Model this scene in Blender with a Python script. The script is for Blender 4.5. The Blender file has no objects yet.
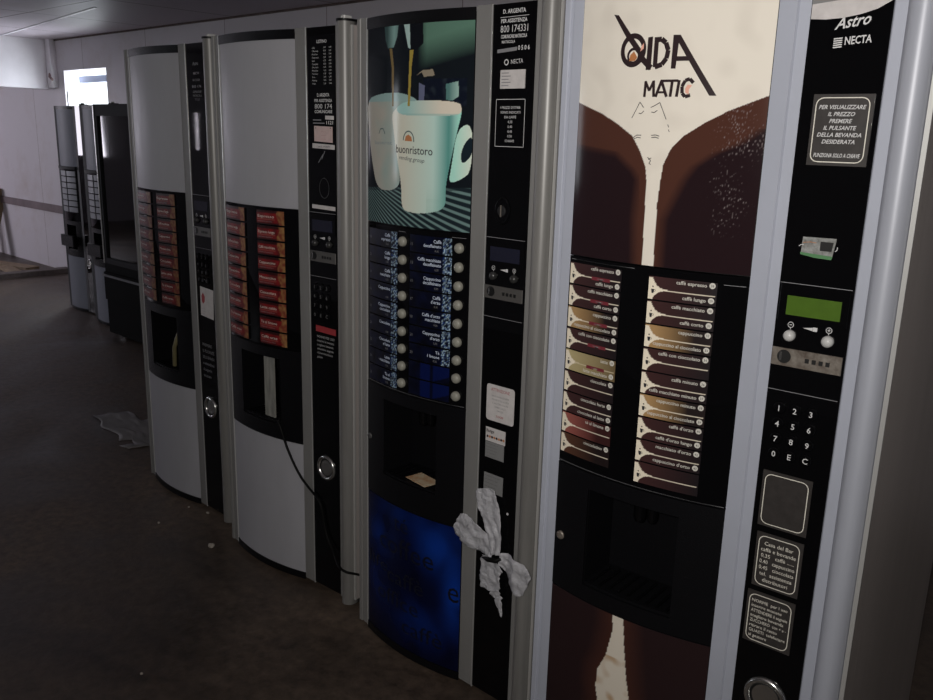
import bpy, math, random
from mathutils import Vector, Matrix, noise
random.seed(7)
COL = bpy.context.scene.collection
PI = math.pi

# ------------------------------------------------------------------ colours
def s2l(c):
    c /= 255.0
    return c / 12.92 if c <= .04045 else ((c + .055) / 1.055) ** 2.4
def rgb(r, g, b, e=1.0):
    return tuple(min(.92, s2l(v) / e) for v in (r, g, b)) + (1.0,)
def mixc(a, b, t):
    t = max(0., min(1., t))
    return tuple(a[i] * (1 - t) + b[i] * t for i in range(3)) + (1.0,)

# ------------------------------------------------------------------ materials
MATS = {}
def mat(name, base, rough=.5, metal=0., spec=.5, noise_amt=0., noise_scale=20., bump=0., bump_scale=200., emit=None, alpha=1., dirt=None, stretch=None, coat=0., rvar=0.):
    if name in MATS: return MATS[name]
    m = bpy.data.materials.new(name); m.use_nodes = True
    nt = m.node_tree; N = nt.nodes; L = nt.links
    p = N['Principled BSDF']
    p.inputs['Base Color'].default_value = tuple(base[:3]) + (1,)
    p.inputs['Roughness'].default_value = rough
    p.inputs['Metallic'].default_value = metal
    p.inputs['Specular IOR Level'].default_value = spec
    p.inputs['Coat Weight'].default_value = coat
    p.inputs['Coat Roughness'].default_value = .08
    if alpha < 1: p.inputs['Alpha'].default_value = alpha
    if noise_amt or bump or dirt or rvar:
        tc = N.new('ShaderNodeTexCoord'); mp = N.new('ShaderNodeMapping')
        L.new(tc.outputs['Object'], mp.inputs['Vector'])
        if stretch: mp.inputs['Scale'].default_value = stretch
        n = N.new('ShaderNodeTexNoise'); n.inputs['Scale'].default_value = noise_scale; n.inputs['Detail'].default_value = 6
        n.inputs['Roughness'].default_value = .65
        L.new(mp.outputs[0], n.inputs['Vector'])
        if noise_amt or dirt:
            r = N.new('ShaderNodeMapRange'); r.inputs['From Min'].default_value = .3; r.inputs['From Max'].default_value = .7
            L.new(n.outputs['Fac'], r.inputs['Value'])
            mx = N.new('ShaderNodeMix'); mx.data_type = 'RGBA'
            d = dirt if dirt else tuple(v * (1 - noise_amt) for v in base[:3])
            mx.inputs[6].default_value = tuple(d[:3]) + (1,); mx.inputs[7].default_value = tuple(base[:3]) + (1,)
            L.new(r.outputs[0], mx.inputs[0]); L.new(mx.outputs[2], p.inputs['Base Color'])
        if rvar:
            r2 = N.new('ShaderNodeMapRange'); r2.inputs['To Min'].default_value = rough - rvar; r2.inputs['To Max'].default_value = rough + rvar
            r2.inputs['From Min'].default_value = .35; r2.inputs['From Max'].default_value = .65
            L.new(n.outputs['Fac'], r2.inputs['Value']); L.new(r2.outputs[0], p.inputs['Roughness'])
        if bump:
            n2 = N.new('ShaderNodeTexNoise'); n2.inputs['Scale'].default_value = bump_scale; n2.inputs['Detail'].default_value = 4
            L.new(mp.outputs[0], n2.inputs['Vector'])
            b = N.new('ShaderNodeBump'); b.inputs['Strength'].default_value = bump; b.inputs['Distance'].default_value = .01
            L.new(n2.outputs['Fac'], b.inputs['Height']); L.new(b.outputs[0], p.inputs['Normal'])
    if emit:
        p.inputs['Emission Color'].default_value = tuple(emit[:3]) + (1,); p.inputs['Emission Strength'].default_value = emit[3]
    MATS[name] = m
    return m
def vcol_mat(name, rough, spec=.5, coat=0.):
    m = mat(name, (.5, .5, .5), rough, spec=spec, coat=coat)
    nt = m.node_tree
    if not any(n.type == 'VERTEX_COLOR' for n in nt.nodes):
        v = nt.nodes.new('ShaderNodeVertexColor'); v.layer_name = 'Col'
        nt.links.new(v.outputs['Color'], nt.nodes['Principled BSDF'].inputs['Base Color'])
    return m

M_BLACK = mat('gloss_black_plastic', (.003, .003, .0035), .028, spec=.25)
M_MATTE = mat('matt_black_plastic', (.005, .005, .006), .35, spec=.16, bump=.15, bump_scale=400)
M_DOOR = mat('dark_door_shell', (.02, .02, .021), .6, spec=.15)
M_ALU = mat('satin_aluminium', (.25, .247, .24), .5, metal=.12, noise_amt=.18, noise_scale=6, stretch=(1, 1, .3))
M_ALU_COL = mat('brushed_aluminium_column', (.225, .22, .21), .40, spec=.6, metal=.1, noise_amt=.3, noise_scale=14, stretch=(2, 2, .15))
M_EDGE = mat('bright_aluminium_edge', (.75, .75, .73), .3, metal=.6)
M_SILVER = mat('pale_silver_paint', (.43, .455, .53), .42, metal=.05, noise_amt=.08, noise_scale=5)
M_SILVER_COL = mat('pale_silver_column', (.42, .44, .50), .42, metal=.08, noise_amt=.12, noise_scale=10, stretch=(2, 2, .15))
M_SIDE = mat('brushed_dark_steel', (.46, .42, .40), .45, metal=.15, noise_amt=.3, noise_scale=2.5, bump=.08, bump_scale=60, stretch=(1, 1, .08))
M_PANEL = mat('grey_laminate_panel', (.40, .40, .43), .42, spec=.28, noise_amt=.10, noise_scale=5, stretch=(1.5, 1.5, .5), rvar=.06)
M_ART = vcol_mat('printed_panel', .10, .22)
M_PRINT = vcol_mat('printed_label', .35, .3)
M_WHITE = mat('white_print', (.62, .62, .62), .5)
M_DIMWHITE = mat('grey_print', (.22, .22, .23), .5)
M_STICKER = mat('white_sticker', (.62, .59, .58), .5, noise_amt=.2, noise_scale=40)
M_PINK = mat('pink_sticker', (.62, .47, .45), .5, noise_amt=.15, noise_scale=60)
M_PLAQUE = mat('dark_brown_plaque', (.045, .04, .038), .4, noise_amt=.3, noise_scale=60)
M_GREYLBL = mat('grey_paper_label', (.2, .2, .2), .6)
M_CREAM = mat('cream_print', (.78, .75, .66), .5)
M_LTXT = mat('pale_label_print', (.62, .60, .54), .5)
M_INK = mat('dark_brown_ink', (.028, .016, .018), .35)
M_INKB = mat('black_ink', (.02, .02, .025), .5)
M_ORANGE = mat('orange_ink', (.48, .19, .07), .4)
M_SALMON = mat('salmon_ink', (.8, .42, .32), .4)
M_RED = mat('red_ink', (.32, .03, .035), .5)
M_CHROME = mat('worn_chrome', (.62, .62, .60), .22, metal=.95)
M_PLATE = mat('tarnished_coin_plate', (.34, .31, .27), .42, metal=.5, noise_scale=55, dirt=(.13, .10, .08))
M_KNOB = mat('grey_plastic_button', (.52, .52, .51), .4)
M_BEIGE = mat('beige_round_button', (.27, .265, .225), .45)
M_LCD = mat('green_lcd', (.075, .15, .015), .3, noise_amt=.15, noise_scale=50)
M_LCDOFF = mat('unlit_display', (.015, .016, .03), .12)
M_RUBBER = mat('black_rubber', (.004, .004, .004), .5, spec=.12)
M_CARD = mat('pale_card', (.62, .56, .40), .6, noise_scale=35, dirt=(.45, .20, .08))
M_SLOT = mat('slot_black', (.002, .002, .002), .6)
M_RESIDUE = mat('torn_sticker_residue', (.33, .34, .33), .6, noise_scale=120, dirt=(.12, .12, .11))
M_GREENP = mat('green_print', (.08, .22, .09), .5)
M_CLEARP = mat('grey_clear_plastic', (.33, .33, .30), .25, noise_amt=.5, noise_scale=18, stretch=(3, 3, .6))

# ------------------------------------------------------------------ mesh builder
class MB:
    def __init__(s): s.v = []; s.f = []; s.m = []; s.c = []; s.mats = []; s.sm = []
    def mi(s, m):
        if m not in s.mats: s.mats.append(m)
        return s.mats.index(m)
    def add(s, vs, fs, m, cols=None, smooth=False):
        o = len(s.v); s.v += [tuple(v) for v in vs]
        s.c += cols if cols else [(.5, .5, .5, 1)] * len(vs)
        k = s.mi(m)
        for f in fs: s.f.append([o + i for i in f]); s.m.append(k); s.sm.append(smooth)
    def box(s, x0, x1, y0, y1, z0, z1, m, b=0.):
        if b <= 0:
            vs = [(x, y, z) for x in (x0, x1) for y in (y0, y1) for z in (z0, z1)]
            fs = [(0, 1, 3, 2), (4, 6, 7, 5), (0, 4, 5, 1), (2, 3, 7, 6), (0, 2, 6, 4), (1, 5, 7, 3)]
            s.add(vs, fs, m); return
        # chamfered in plan (vertical edges) and capped
        pl = [(x0 + b, y0), (x1 - b, y0), (x1, y0 + b), (x1, y1 - b), (x1 - b, y1), (x0 + b, y1), (x0, y1 - b), (x0, y0 + b)]
        s.prism(pl, z0, z1, m)
    def prism(s, pl, z0, z1, m, smooth=False):
        n = len(pl)
        vs = [(x, y, z0) for x, y in pl] + [(x, y, z1) for x, y in pl]
        s.add(vs, [(i, (i + 1) % n, n + (i + 1) % n, n + i) for i in range(n)], m, smooth=smooth)
        s.add(vs, [tuple(range(n))[::-1], tuple(range(n, 2 * n))], m)
    def lathe(s, c, axis, prof, m, n=24, smooth=True):
        # prof: list of (radius, distance along axis)
        a = Vector(axis).normalized(); u = a.orthogonal().normalized(); w = a.cross(u); c = Vector(c)
        vs = []; fs = []
        for r, h in prof:
            for k in range(n):
                t = 2 * PI * k / n; vs.append(c + a * h + (u * math.cos(t) + w * math.sin(t)) * r)
        for i in range(len(prof) - 1):
            for k in range(n):
                k2 = (k + 1) % n; fs.append((i * n + k, i * n + k2, (i + 1) * n + k2, (i + 1) * n + k))
        s.add(vs, fs, m, smooth=smooth)
        s.add(vs[-n:], [tuple(range(n))], m); s.add(vs[:n], [tuple(range(n))[::-1]], m)
    def tube(s, pts, r, m, n=8):
        pts = [Vector(p) for p in pts]; vs = []; fs = []
        for i, p in enumerate(pts):
            d = (pts[min(i + 1, len(pts) - 1)] - pts[max(i - 1, 0)]).normalized()
            u = d.cross(Vector((.3, .9, .2))).normalized(); w = d.cross(u)
            rr = r[i] if isinstance(r, (list, tuple)) else r
            for k in range(n):
                t = 2 * PI * k / n; vs.append(p + (u * math.cos(t) + w * math.sin(t)) * rr)
        for i in range(len(pts) - 1):
            for k in range(n):
                k2 = (k + 1) % n; fs.append((i * n + k, i * n + k2, (i + 1) * n + k2, (i + 1) * n + k))
        s.add(vs, fs, m, smooth=True)
        s.add(vs[:n], [tuple(range(n))], m); s.add(vs[-n:], [tuple(range(n))], m)
    def build(s, name, parent=None, label=None, cat=None, group=None, kind=None, loc=None, rz=0.):
        me = bpy.data.meshes.new(name); me.from_pydata(s.v, [], s.f); me.update()
        for m in s.mats: me.materials.append(m)
        for p, k, q in zip(me.polygons, s.m, s.sm): p.material_index = k; p.use_smooth = q
        if any(m in (M_ART, M_PRINT) for m in s.mats):
            ca = me.color_attributes.new('Col', 'FLOAT_COLOR', 'POINT')
            flat = [x for c in s.c for x in c]; ca.data.foreach_set('color', flat)
        o = bpy.data.objects.new(name, me); COL.objects.link(o)
        if parent: o.parent = parent
        if loc: o.location = loc
        if rz: o.rotation_euler.z = rz
        if label: o['label'] = label
        if cat: o['category'] = cat
        if group: o['group'] = group
        if kind: o['kind'] = kind
        return o
def thing(name, label, cat, loc, rz=0., group=None, scale=None):
    o = bpy.data.objects.new(name, None); COL.objects.link(o); o.empty_display_size = .1
    o.location = loc; o.rotation_euler.z = rz; o['label'] = label; o['category'] = cat
    if group: o['group'] = group
    if scale: o.scale = scale
    return o

# ------------------------------------------------------------------ machine profile (s = across the front, y = out of the front, z = up)
S1, S2, S3, S4, S5, SC, W = .046, .439, .494, .623, .645, .669, .70
SAG = .028
def arc(s):
    t = (s - (S1 + S2) / 2) / ((S2 - S1) / 2)
    return -SAG * (1 - min(1, t * t))
def surf(s):
    if S1 < s < S2: return arc(s)
    t = (s - SC) / .024
    return -.026 * math.sqrt(1 - t * t) if abs(t) < 1 else 0.
def ysurf(s): return arc(s) if S1 < s < S2 else (.0 if s < S3 or s > S4 else -.001)

WARP = [0., 1., 1.]      # lets drawings laid out on a fuller curve sit on the real, flatter door curve
def PT(s, z, eps):
    if S1 < s < S2 and WARP[0]:
        f = 1 - ((s - (S1 + S2) / 2) / ((S2 - S1) / 2)) ** 2
        s, z = s - .027 * f * (WARP[1] - s) / WARP[2], z - .027 * f * (1.529 - z) / WARP[2] * WARP[0]
    return (s, ysurf(s) - eps, z)
def settle(P, cam, swap=False):
    WARP[:] = [1.] + list(cam)
    r = []
    for a in P:
        s, z = (a[1], a[0]) if swap else a
        q = PT(s, z, 0); r.append((q[2], q[0]) if swap else (q[0], q[2]))
    WARP[0] = 0.
    return r
CAM4 = (1.03, 1.546); CAM3 = (1.906, 1.603)
def arc_slab(mb, s0, s1, z0, z1, m, off=0., back=.0, n=18):
    ss = [s0 + (s1 - s0) * i / n for i in range(n + 1)]
    vs = []
    for s in ss:
        y = arc(s) - off
        vs += [(s, y, z0), (s, y, z1), (s, max(back, y + .004), z1), (s, max(back, y + .004), z0)]
    k = len(ss)
    fs = []
    for i in range(k - 1):
        a = 4 * i; b = a + 4
        fs.append((a, b, b + 1, a + 1))
    mb.add(vs, fs, m, smooth=True)
    fs = []
    for i in range(k - 1):
        a = 4 * i; b = a + 4
        fs += [(a + 1, b + 1, b + 2, a + 2), (a + 3, b + 3, b, a), (a + 2, b + 2, b + 3, a + 3)]
    fs += [(0, 1, 2, 3), (4 * k - 4, 4 * k - 1, 4 * k - 2, 4 * k - 3)]
    mb.add(vs, fs, m)
def grid(mb, s0, s1, z0, z1, nx, nz, fn, eps, m=None):
    """coloured sheet lying on the machine front; fn(s, z) -> colour"""
    vs = []; cs = []; fs = []
    for j in range(nz + 1):
        z = z0 + (z1 - z0) * j / nz
        for i in range(nx + 1):
            s = s0 + (s1 - s0) * i / nx
            vs.append((s, ysurf(s) - eps, z)); cs.append(fn(s, z))
    for j in range(nz):
        for i in range(nx):
            a = j * (nx + 1) + i; fs.append((a, a + 1, a + nx + 2, a + nx + 1))
    mb.add(vs, fs, m or M_ART, cs, smooth=True)
def flatpoly(mb, pts, m, eps=.0012):
    """polygon of (s,z) points, fanned by strips so that it bends with the front"""
    from mathutils.geometry import tessellate_polygon
    # subdivide edges
    out = []
    n = len(pts)
    for i in range(n):
        a = pts[i]; b = pts[(i + 1) % n]; d = math.hypot(b[0] - a[0], b[1] - a[1]); k = max(1, int(d / .012))
        for j in range(k): out.append((a[0] + (b[0] - a[0]) * j / k, a[1] + (b[1] - a[1]) * j / k))
    tris = tessellate_polygon([[Vector((p[0], p[1], 0)) for p in out]])
    mb.add([PT(s, z, eps) for s, z in out], [tuple(t) for t in tris], m)
def stroke(mb, pts, w, m, eps=.0012):
    for (a, b) in zip(pts[:-1], pts[1:]):
        d = Vector((b[0] - a[0], b[1] - a[1])); l = d.length
        if l < 1e-6: continue
        nrm = Vector((-d.y, d.x)) / l * w / 2
        flatpoly(mb, [(a[0] + nrm.x, a[1] + nrm.y), (a[0] - nrm.x, a[1] - nrm.y), (b[0] - nrm.x, b[1] - nrm.y), (b[0] + nrm.x, b[1] + nrm.y)], m, eps)
def rrect(s0, s1, z0, z1, r, n=4):
    p = []
    for cx, cz, a0 in ((s1 - r, z1 - r, 0), (s0 + r, z1 - r, 90), (s0 + r, z0 + r, 180), (s1 - r, z0 + r, 270)):
        for k in range(n + 1):
            a = math.radians(a0 + 90 * k / n); p.append((cx + r * math.cos(a), cz + r * math.sin(a)))
    return p
def ring2(mb, c, r, w, m, eps=.0012, n=24, rz=None):
    rz = rz or r; o = []
    for k in range(n):
        ca, sa = math.cos(2 * PI * k / n), math.sin(2 * PI * k / n)
        o += [PT(c[0] + (r - w / 2) * ca, c[1] + (rz - w / 2) * sa, eps), PT(c[0] + (r + w / 2) * ca, c[1] + (rz + w / 2) * sa, eps)]
    mb.add(o, [(2 * k, 2 * k + 1, (2 * k + 3) % (2 * n), (2 * k + 2) % (2 * n)) for k in range(n)], m)
def disc(c, r, n=14): return [(c[0] + r * math.cos(2 * PI * k / n), c[1] + r * math.sin(2 * PI * k / n)) for k in range(n)]

TC = {}
def text_geo(body, bold=0., shear=0.):
    k = (body, bold, shear)
    if k in TC: return TC[k]
    cu = bpy.data.curves.new('t', 'FONT'); cu.body = body; cu.size = 1; cu.resolution_u = 2; cu.offset = bold; cu.shear = shear
    o = bpy.data.objects.new('t', cu); COL.objects.link(o)
    bpy.context.view_layer.update()
    dg = bpy.context.evaluated_depsgraph_get()
    me = bpy.data.meshes.new_from_object(o.evaluated_get(dg))
    vs = [(v.co.x, v.co.y) for v in me.vertices]; fs = [tuple(p.vertices) for p in me.polygons]
    bpy.data.objects.remove(o); bpy.data.curves.remove(cu); bpy.data.meshes.remove(me)
    TC[k] = (vs, fs); return TC[k]
def text(mb, body, s, z, h, m, width=None, align='l', eps=.0012, bold=0., shear=0., slope=0.):
    """h = capital height; (s,z) = baseline start (or centre / right end)"""
    vs, fs = text_geo(body, bold, shear)
    if not vs: return
    x0 = min(v[0] for v in vs); x1 = max(v[0] for v in vs); k = h / .72
    kx = width / (x1 - x0) if width else k
    w = (x1 - x0) * kx
    sx = s - (0 if align == 'l' else w / 2 if align == 'c' else w)
    out = []
    for x, y in vs:
        ss = sx + (x - x0) * kx; zz = z + y * k + slope * (x - x0) * kx
        out.append(PT(ss, zz, eps))
    mb.add(out, fs, m)
def lines(mb, rows, s0, s1, zt, zb, m, align='l', eps=.0012, bold=0., fill=.62, shear=0.):
    n = len(rows); p = (zt - zb) / n
    for i, r in enumerate(rows):
        if not r: continue
        x = s0 if align == 'l' else (s0 + s1) / 2 if align == 'c' else s1
        vs, fs = text_geo(r, bold, 0.)
        nat = (max(v[0] for v in vs) - min(v[0] for v in vs)) * p * fill / .72
        text(mb, r, x, zt - p * (i + .5 + fill / 2), p * fill, m, width=min(nat, s1 - s0), align=align, eps=eps, bold=bold, shear=shear)

def inpoly(s, z, P):
    r = False; n = len(P); j = n - 1
    for i in range(n):
        xi, yi = P[i]; xj, yj = P[j]
        if (yi > z) != (yj > z) and s < (xj - xi) * (z - yi) / (yj - yi) + xi: r = not r
        j = i
    return r
def interp(t, pts):  # pts sorted by x
    if t <= pts[0][0]: return pts[0][1]
    for (a, b), (c, d) in zip(pts[:-1], pts[1:]):
        if t <= c: return b + (d - b) * (t - a) / (c - a)
    return pts[-1][1]
def nz(s, z, k, seed=0): return noise.noise(Vector((s * k, z * k, seed)))

def seam(parent, pts, w=.0012, eps=.0016):
    k = MB(); stroke(k, pts, w, M_DIMWHITE, eps); k.build('panel_seam', parent)

# ------------------------------------------------------------------ artwork
QLz = [(1.295, .244), (1.421, .241), (1.458, .24), (1.482, .236), (1.51, .222), (1.538, .202), (1.561, .163), (1.58, .12), (1.604, .041)]
QRz = [(1.297, .268), (1.415, .266), (1.46, .269), (1.488, .272), (1.516, .284), (1.54, .306), (1.563, .34), (1.586, .38), (1.612, .437)]
CLz = [(1.3, .225), (1.381, .218), (1.457, .222), (1.476, .208), (1.508, .162), (1.52, .047)]
CRz = [(1.306, .281), (1.386, .28), (1.462, .313), (1.486, .329), (1.51, .362), (1.529, .402), (1.556, .435)]
QLz, CLz, QRz, CRz = [settle(q, CAM4, True) for q in (QLz, CLz, QRz, CRz)]
C_CREAM = (.80, .75, .66, 1); C_BRN = (.075, .030, .021, 1); C_CORE = (.019, .010, .012, 1)
CLs = settle([(.047, 1.52), (.162, 1.508), (.208, 1.476), (.224, 1.457)], CAM4) + [(.2235, 1.3)]
def art_qida(s, z):
    if z < QLz[-1][0] and s < interp(z, QLz):
        t = min((interp(s, CLs) - z) / .012, (interp(z, CLz) - s) / .012) if s < .23 else -1
        return mixc(C_BRN, C_CORE, .5 + t * .5 if t > -1 else 0)
    if z < QRz[-1][0] and s > interp(z, QRz):
        t = (s - interp(z, CRz)) / .012 if z < 1.556 else -1
        c = mixc(C_BRN, C_CORE, .5 + t * .5)
        # dusty speckle in the middle of the right half
        q = nz(s, z * .35, 500, 3) * (.55 + nz(s, z, 14, 5)) * min(1, max(0, (s - .30) / .06))
        if q > .27 and z > 1.36: c = mixc(c, (.36, .30, .30, 1), (q - .27) * 1.8)
        return c
    return mixc(C_CREAM, (.68, .63, .55, 1), max(0, nz(s, z, 22, 1)) * .8)
STL = [(.0, .19), (.316, .215), (.348, .207), (.392, .209), (.436, .228), (.5, .240), (.548, .238)]
STR = [(.0, .33), (.352, .291), (.4, .281), (.479, .27), (.546, .263)]
STL = settle(STL, CAM4, True); STR = settle(STR, CAM4, True)
def art_qida_low(s, z):
    if interp(z, STL) < s < interp(z, STR):
        return mixc((.72, .66, .56, 1), (.45, .28, .14, 1), (nz(s, z, 30, 4) * 2 - .2) if z < .42 else 0)
    d = min(abs(s - interp(z, STL)), abs(s - interp(z, STR)))
    return mixc((.06, .024, .018, 1), (.024, .013, .014, 1), d / .05)

CUP = [(.197, 1.581), (.206, 1.539), (.222, 1.469), (.241, 1.404), (.242, 1.342), (.27, 1.334), (.326, 1.334), (.381, 1.349), (.378, 1.397), (.388, 1.457), (.404, 1.538), (.416, 1.593), (.406, 1.613), (.277, 1.613), (.239, 1.607), (.214, 1.592)]
RIM = [(.214, 1.592), (.239, 1.607), (.277, 1.613), (.406, 1.613), (.416, 1.593), (.407, 1.578), (.348, 1.577), (.239, 1.576)]
HAN = [(.404, 1.547), (.439, 1.563), (.439, 1.445), (.416, 1.424), (.386, 1.412), (.393, 1.457)]
HOL = [(.440, 1.532), (.424, 1.517), (.414, 1.49), (.415, 1.465), (.424, 1.465), (.440, 1.486)]
CUP2 = [(.040, 1.619), (.136, 1.632), (.226, 1.634), (.282, 1.622), (.302, 1.607), (.221, 1.576), (.206, 1.539), (.222, 1.469), (.241, 1.404), (.191, 1.382), (.117, 1.387), (.085, 1.45), (.063, 1.518)]
NL = [(.161, 1.796), (.225, 1.796), (.219, 1.767), (.205, 1.743), (.178, 1.742), (.166, 1.763)]
NR = [(.245, 1.799), (.267, 1.799), (.27, 1.736), (.262, 1.74)]
NB = [(.267, 1.80), (.31, 1.80), (.312, 1.748), (.291, 1.733), (.271, 1.735)]
SL = [(.185, 1.742), (.198, 1.74), (.206, 1.696), (.207, 1.60), (.199, 1.60), (.196, 1.696)]
SR = [(.268, 1.734), (.281, 1.733), (.275, 1.694), (.270, 1.60), (.262, 1.60), (.266, 1.694)]
JUG = [(.299, 1.656), (.318, 1.648), (.316, 1.613), (.3, 1.613)]
JUG2 = [(.375, 1.652), (.405, 1.659), (.406, 1.623), (.391, 1.613), (.376, 1.615)]
SPT = [(.287, 1.671), (.311, 1.685), (.34, 1.687), (.346, 1.672), (.315, 1.669), (.308, 1.68)]
def chaikin(P, n=2):
    for _ in range(n):
        Q = []
        for i in range(len(P)):
            a, b = P[i], P[(i + 1) % len(P)]
            Q += [(a[0] * .75 + b[0] * .25, a[1] * .75 + b[1] * .25), (a[0] * .25 + b[0] * .75, a[1] * .25 + b[1] * .75)]
        P = Q
    return P
CUP, RIM, HAN, HOL, CUP2, NL, NR, NB, SL, SR, JUG, JUG2, SPT = [chaikin(settle(q, CAM3), 2 if i in (0, 1, 2, 3, 4) else 0) for i, q in enumerate((CUP, RIM, HAN, HOL, CUP2, NL, NR, NB, SL, SR, JUG, JUG2, SPT))]
def art_cup(s, z):
    e = .50
    dark = rgb(14, 18, 22, e)
    if inpoly(s, z, SR) : return rgb(120, 105, 48, e)
    if inpoly(s, z, SL) : return rgb(92, 78, 50, e)
    if inpoly(s, z, HOL): return rgb(18, 26, 32, e)
    if inpoly(s, z, CUP):
        t = (s - .22) / .19
        c = mixc(rgb(158, 158, 146, e), rgb(138, 166, 160, e), t * 1.4)
        c = mixc(c, rgb(64, 112, 106, e), max(0, 1 - abs(t - .80) / .24))
        c = mixc(c, rgb(120, 168, 155, e), max(0, (t - .85) / .12))
        if inpoly(s, z, RIM):
            c = mixc(rgb(120, 152, 148, e), rgb(165, 158, 145, e), (s - .23) / .12)
            if z < 1.582: c = mixc(c, rgb(110, 140, 135, e), .6)
        if z < 1.40: c = mixc(c, rgb(92, 128, 118, e), min(.5, abs(z - 1.365) < .006 and .2 or (1.40 - z) * 4) if t > .45 else 0)
        return c
    if inpoly(s, z, HAN): return mixc(rgb(130, 170, 158, e), rgb(165, 172, 160, e), (s - .39) / .05)
    if inpoly(s, z, CUP2):
        if z > 1.612: return rgb(108, 130, 128, e)
        return mixc(rgb(132, 130, 122, e), rgb(108, 128, 124, e), (s - .1) / .12 + nz(s, z, 25) * .5)
    if inpoly(s, z, NL): return mixc(rgb(95, 122, 118, e), rgb(40, 58, 58, e), abs(s - .18) / .03)
    if inpoly(s, z, NR): return rgb(125, 145, 142, e)
    if inpoly(s, z, NB): return rgb(12, 14, 18, e) if not (.298 < s < .303 and z > 1.75) else rgb(90, 100, 95, e)
    if inpoly(s, z, SPT): return rgb(105, 98, 85, e)
    if inpoly(s, z, JUG): return rgb(72, 76, 96, e)
    if inpoly(s, z, JUG2): return mixc(rgb(60, 90, 88, e), rgb(118, 142, 135, e), (s - .37) / .03)
    ztab = 1.385 + .02 * (s - .05) / .39
    if z < ztab:
        q = math.atan2(1.47 - z, s + .10) / .034
        f = q - math.floor(q)
        t = min(1, max(0, (.5 - abs(f - .5) - .26) / .1))
        if z > ztab - .008: t *= .4
        return mixc(rgb(20, 28, 32, e), rgb(84, 106, 104, e), t * .85)
    # green light behind the machine
    g = 0
    if s > .27 and z > 1.66:
        d = z - (1.735 + (s - .30) * .22) + .045
        g = max(0, min(1, d / .07)) * min(1, (s - .27) / .03)
    if .29 < s < .42 and 1.60 < z < 1.667: return mixc(rgb(12, 16, 26, e), rgb(30, 36, 42, e), nz(s, z, 60))
    return mixc(dark, rgb(66, 92, 80, e), g)
def art_blue(s, z):
    e = .95
    c = rgb(9, 13, 40, e)
    for cx, cz, rx, rz_, k in ((.36, .40, .07, .07, 1.), (.42, .27, .035, .10, 1.1), (.12, .36, .06, .05, .6), (.22, .46, .12, .04, .35), (.30, .14, .1, .06, .45), (.1, .2, .06, .08, .3)):
        d = ((s - cx) / rx) ** 2 + ((z - cz) / rz_) ** 2
        c = mixc(c, rgb(14, 52, 138, e), k * math.exp(-d) * .95)
    return mixc(c, rgb(8, 8, 24, e), max(0, nz(s, z, 16, 2)) * .9)

def label_fn(kind, s0, s1, z0, z1):
    e = .5
    K = {'dark': (rgb(46, 28, 28, e), rgb(20, 16, 18, e)), 'tan': (rgb(140, 112, 76, e * 1.3), rgb(24, 18, 18, e)),
         'yellow': (rgb(150, 138, 102, e * 1.3), rgb(90, 76, 54, e * 1.4)), 'pink': (rgb(110, 62, 56, e), rgb(40, 20, 20, e)),
         'brown': (rgb(62, 40, 30, e), rgb(22, 16, 16, e))}[kind]
    cr = rgb(176, 168, 152, e)
    def f(s, z):
        u = (s - s0) / (s1 - s0); v = (z1 - z) / (z1 - z0)
        w = .5 * math.exp(-max(0, u - .06) / .065) + .012
        if u > .98: w = 0
        if abs(v - .56 - .0 * u) < w: 
            return cr if kind != 'yellow' or u < .2 else mixc(cr, K[0], .6)
        return mixc(K[0], K[1], (u - .15) / .6 if kind in ('tan', 'pink', 'brown') else (u - .1) / .9)
    return f

# ------------------------------------------------------------------ the shared machine body
def strip_frame(mb, s0, s1, m, z0=.015, z1=1.83, lip=None, groove=None):
    if groove:
        mb.box(s0, groove - .003, 0, .03, z0, z1, m, .002)
        mb.box(groove - .003, groove + .003, .0035, .03, z0, z1, m)
        mb.box(groove + .003, s1, .001, .03, z0, z1, m, .002)
    else:
        mb.box(s0, s1, 0, .03, z0, z1, m, .002)
    if lip == 'r': mb.box(s1 - .0025, s1, -.003, .0, z0, z1, M_EDGE)
    if lip == 'l': mb.box(s0, s0 + .0025, -.003, .0, z0, z1, M_EDGE)

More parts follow.
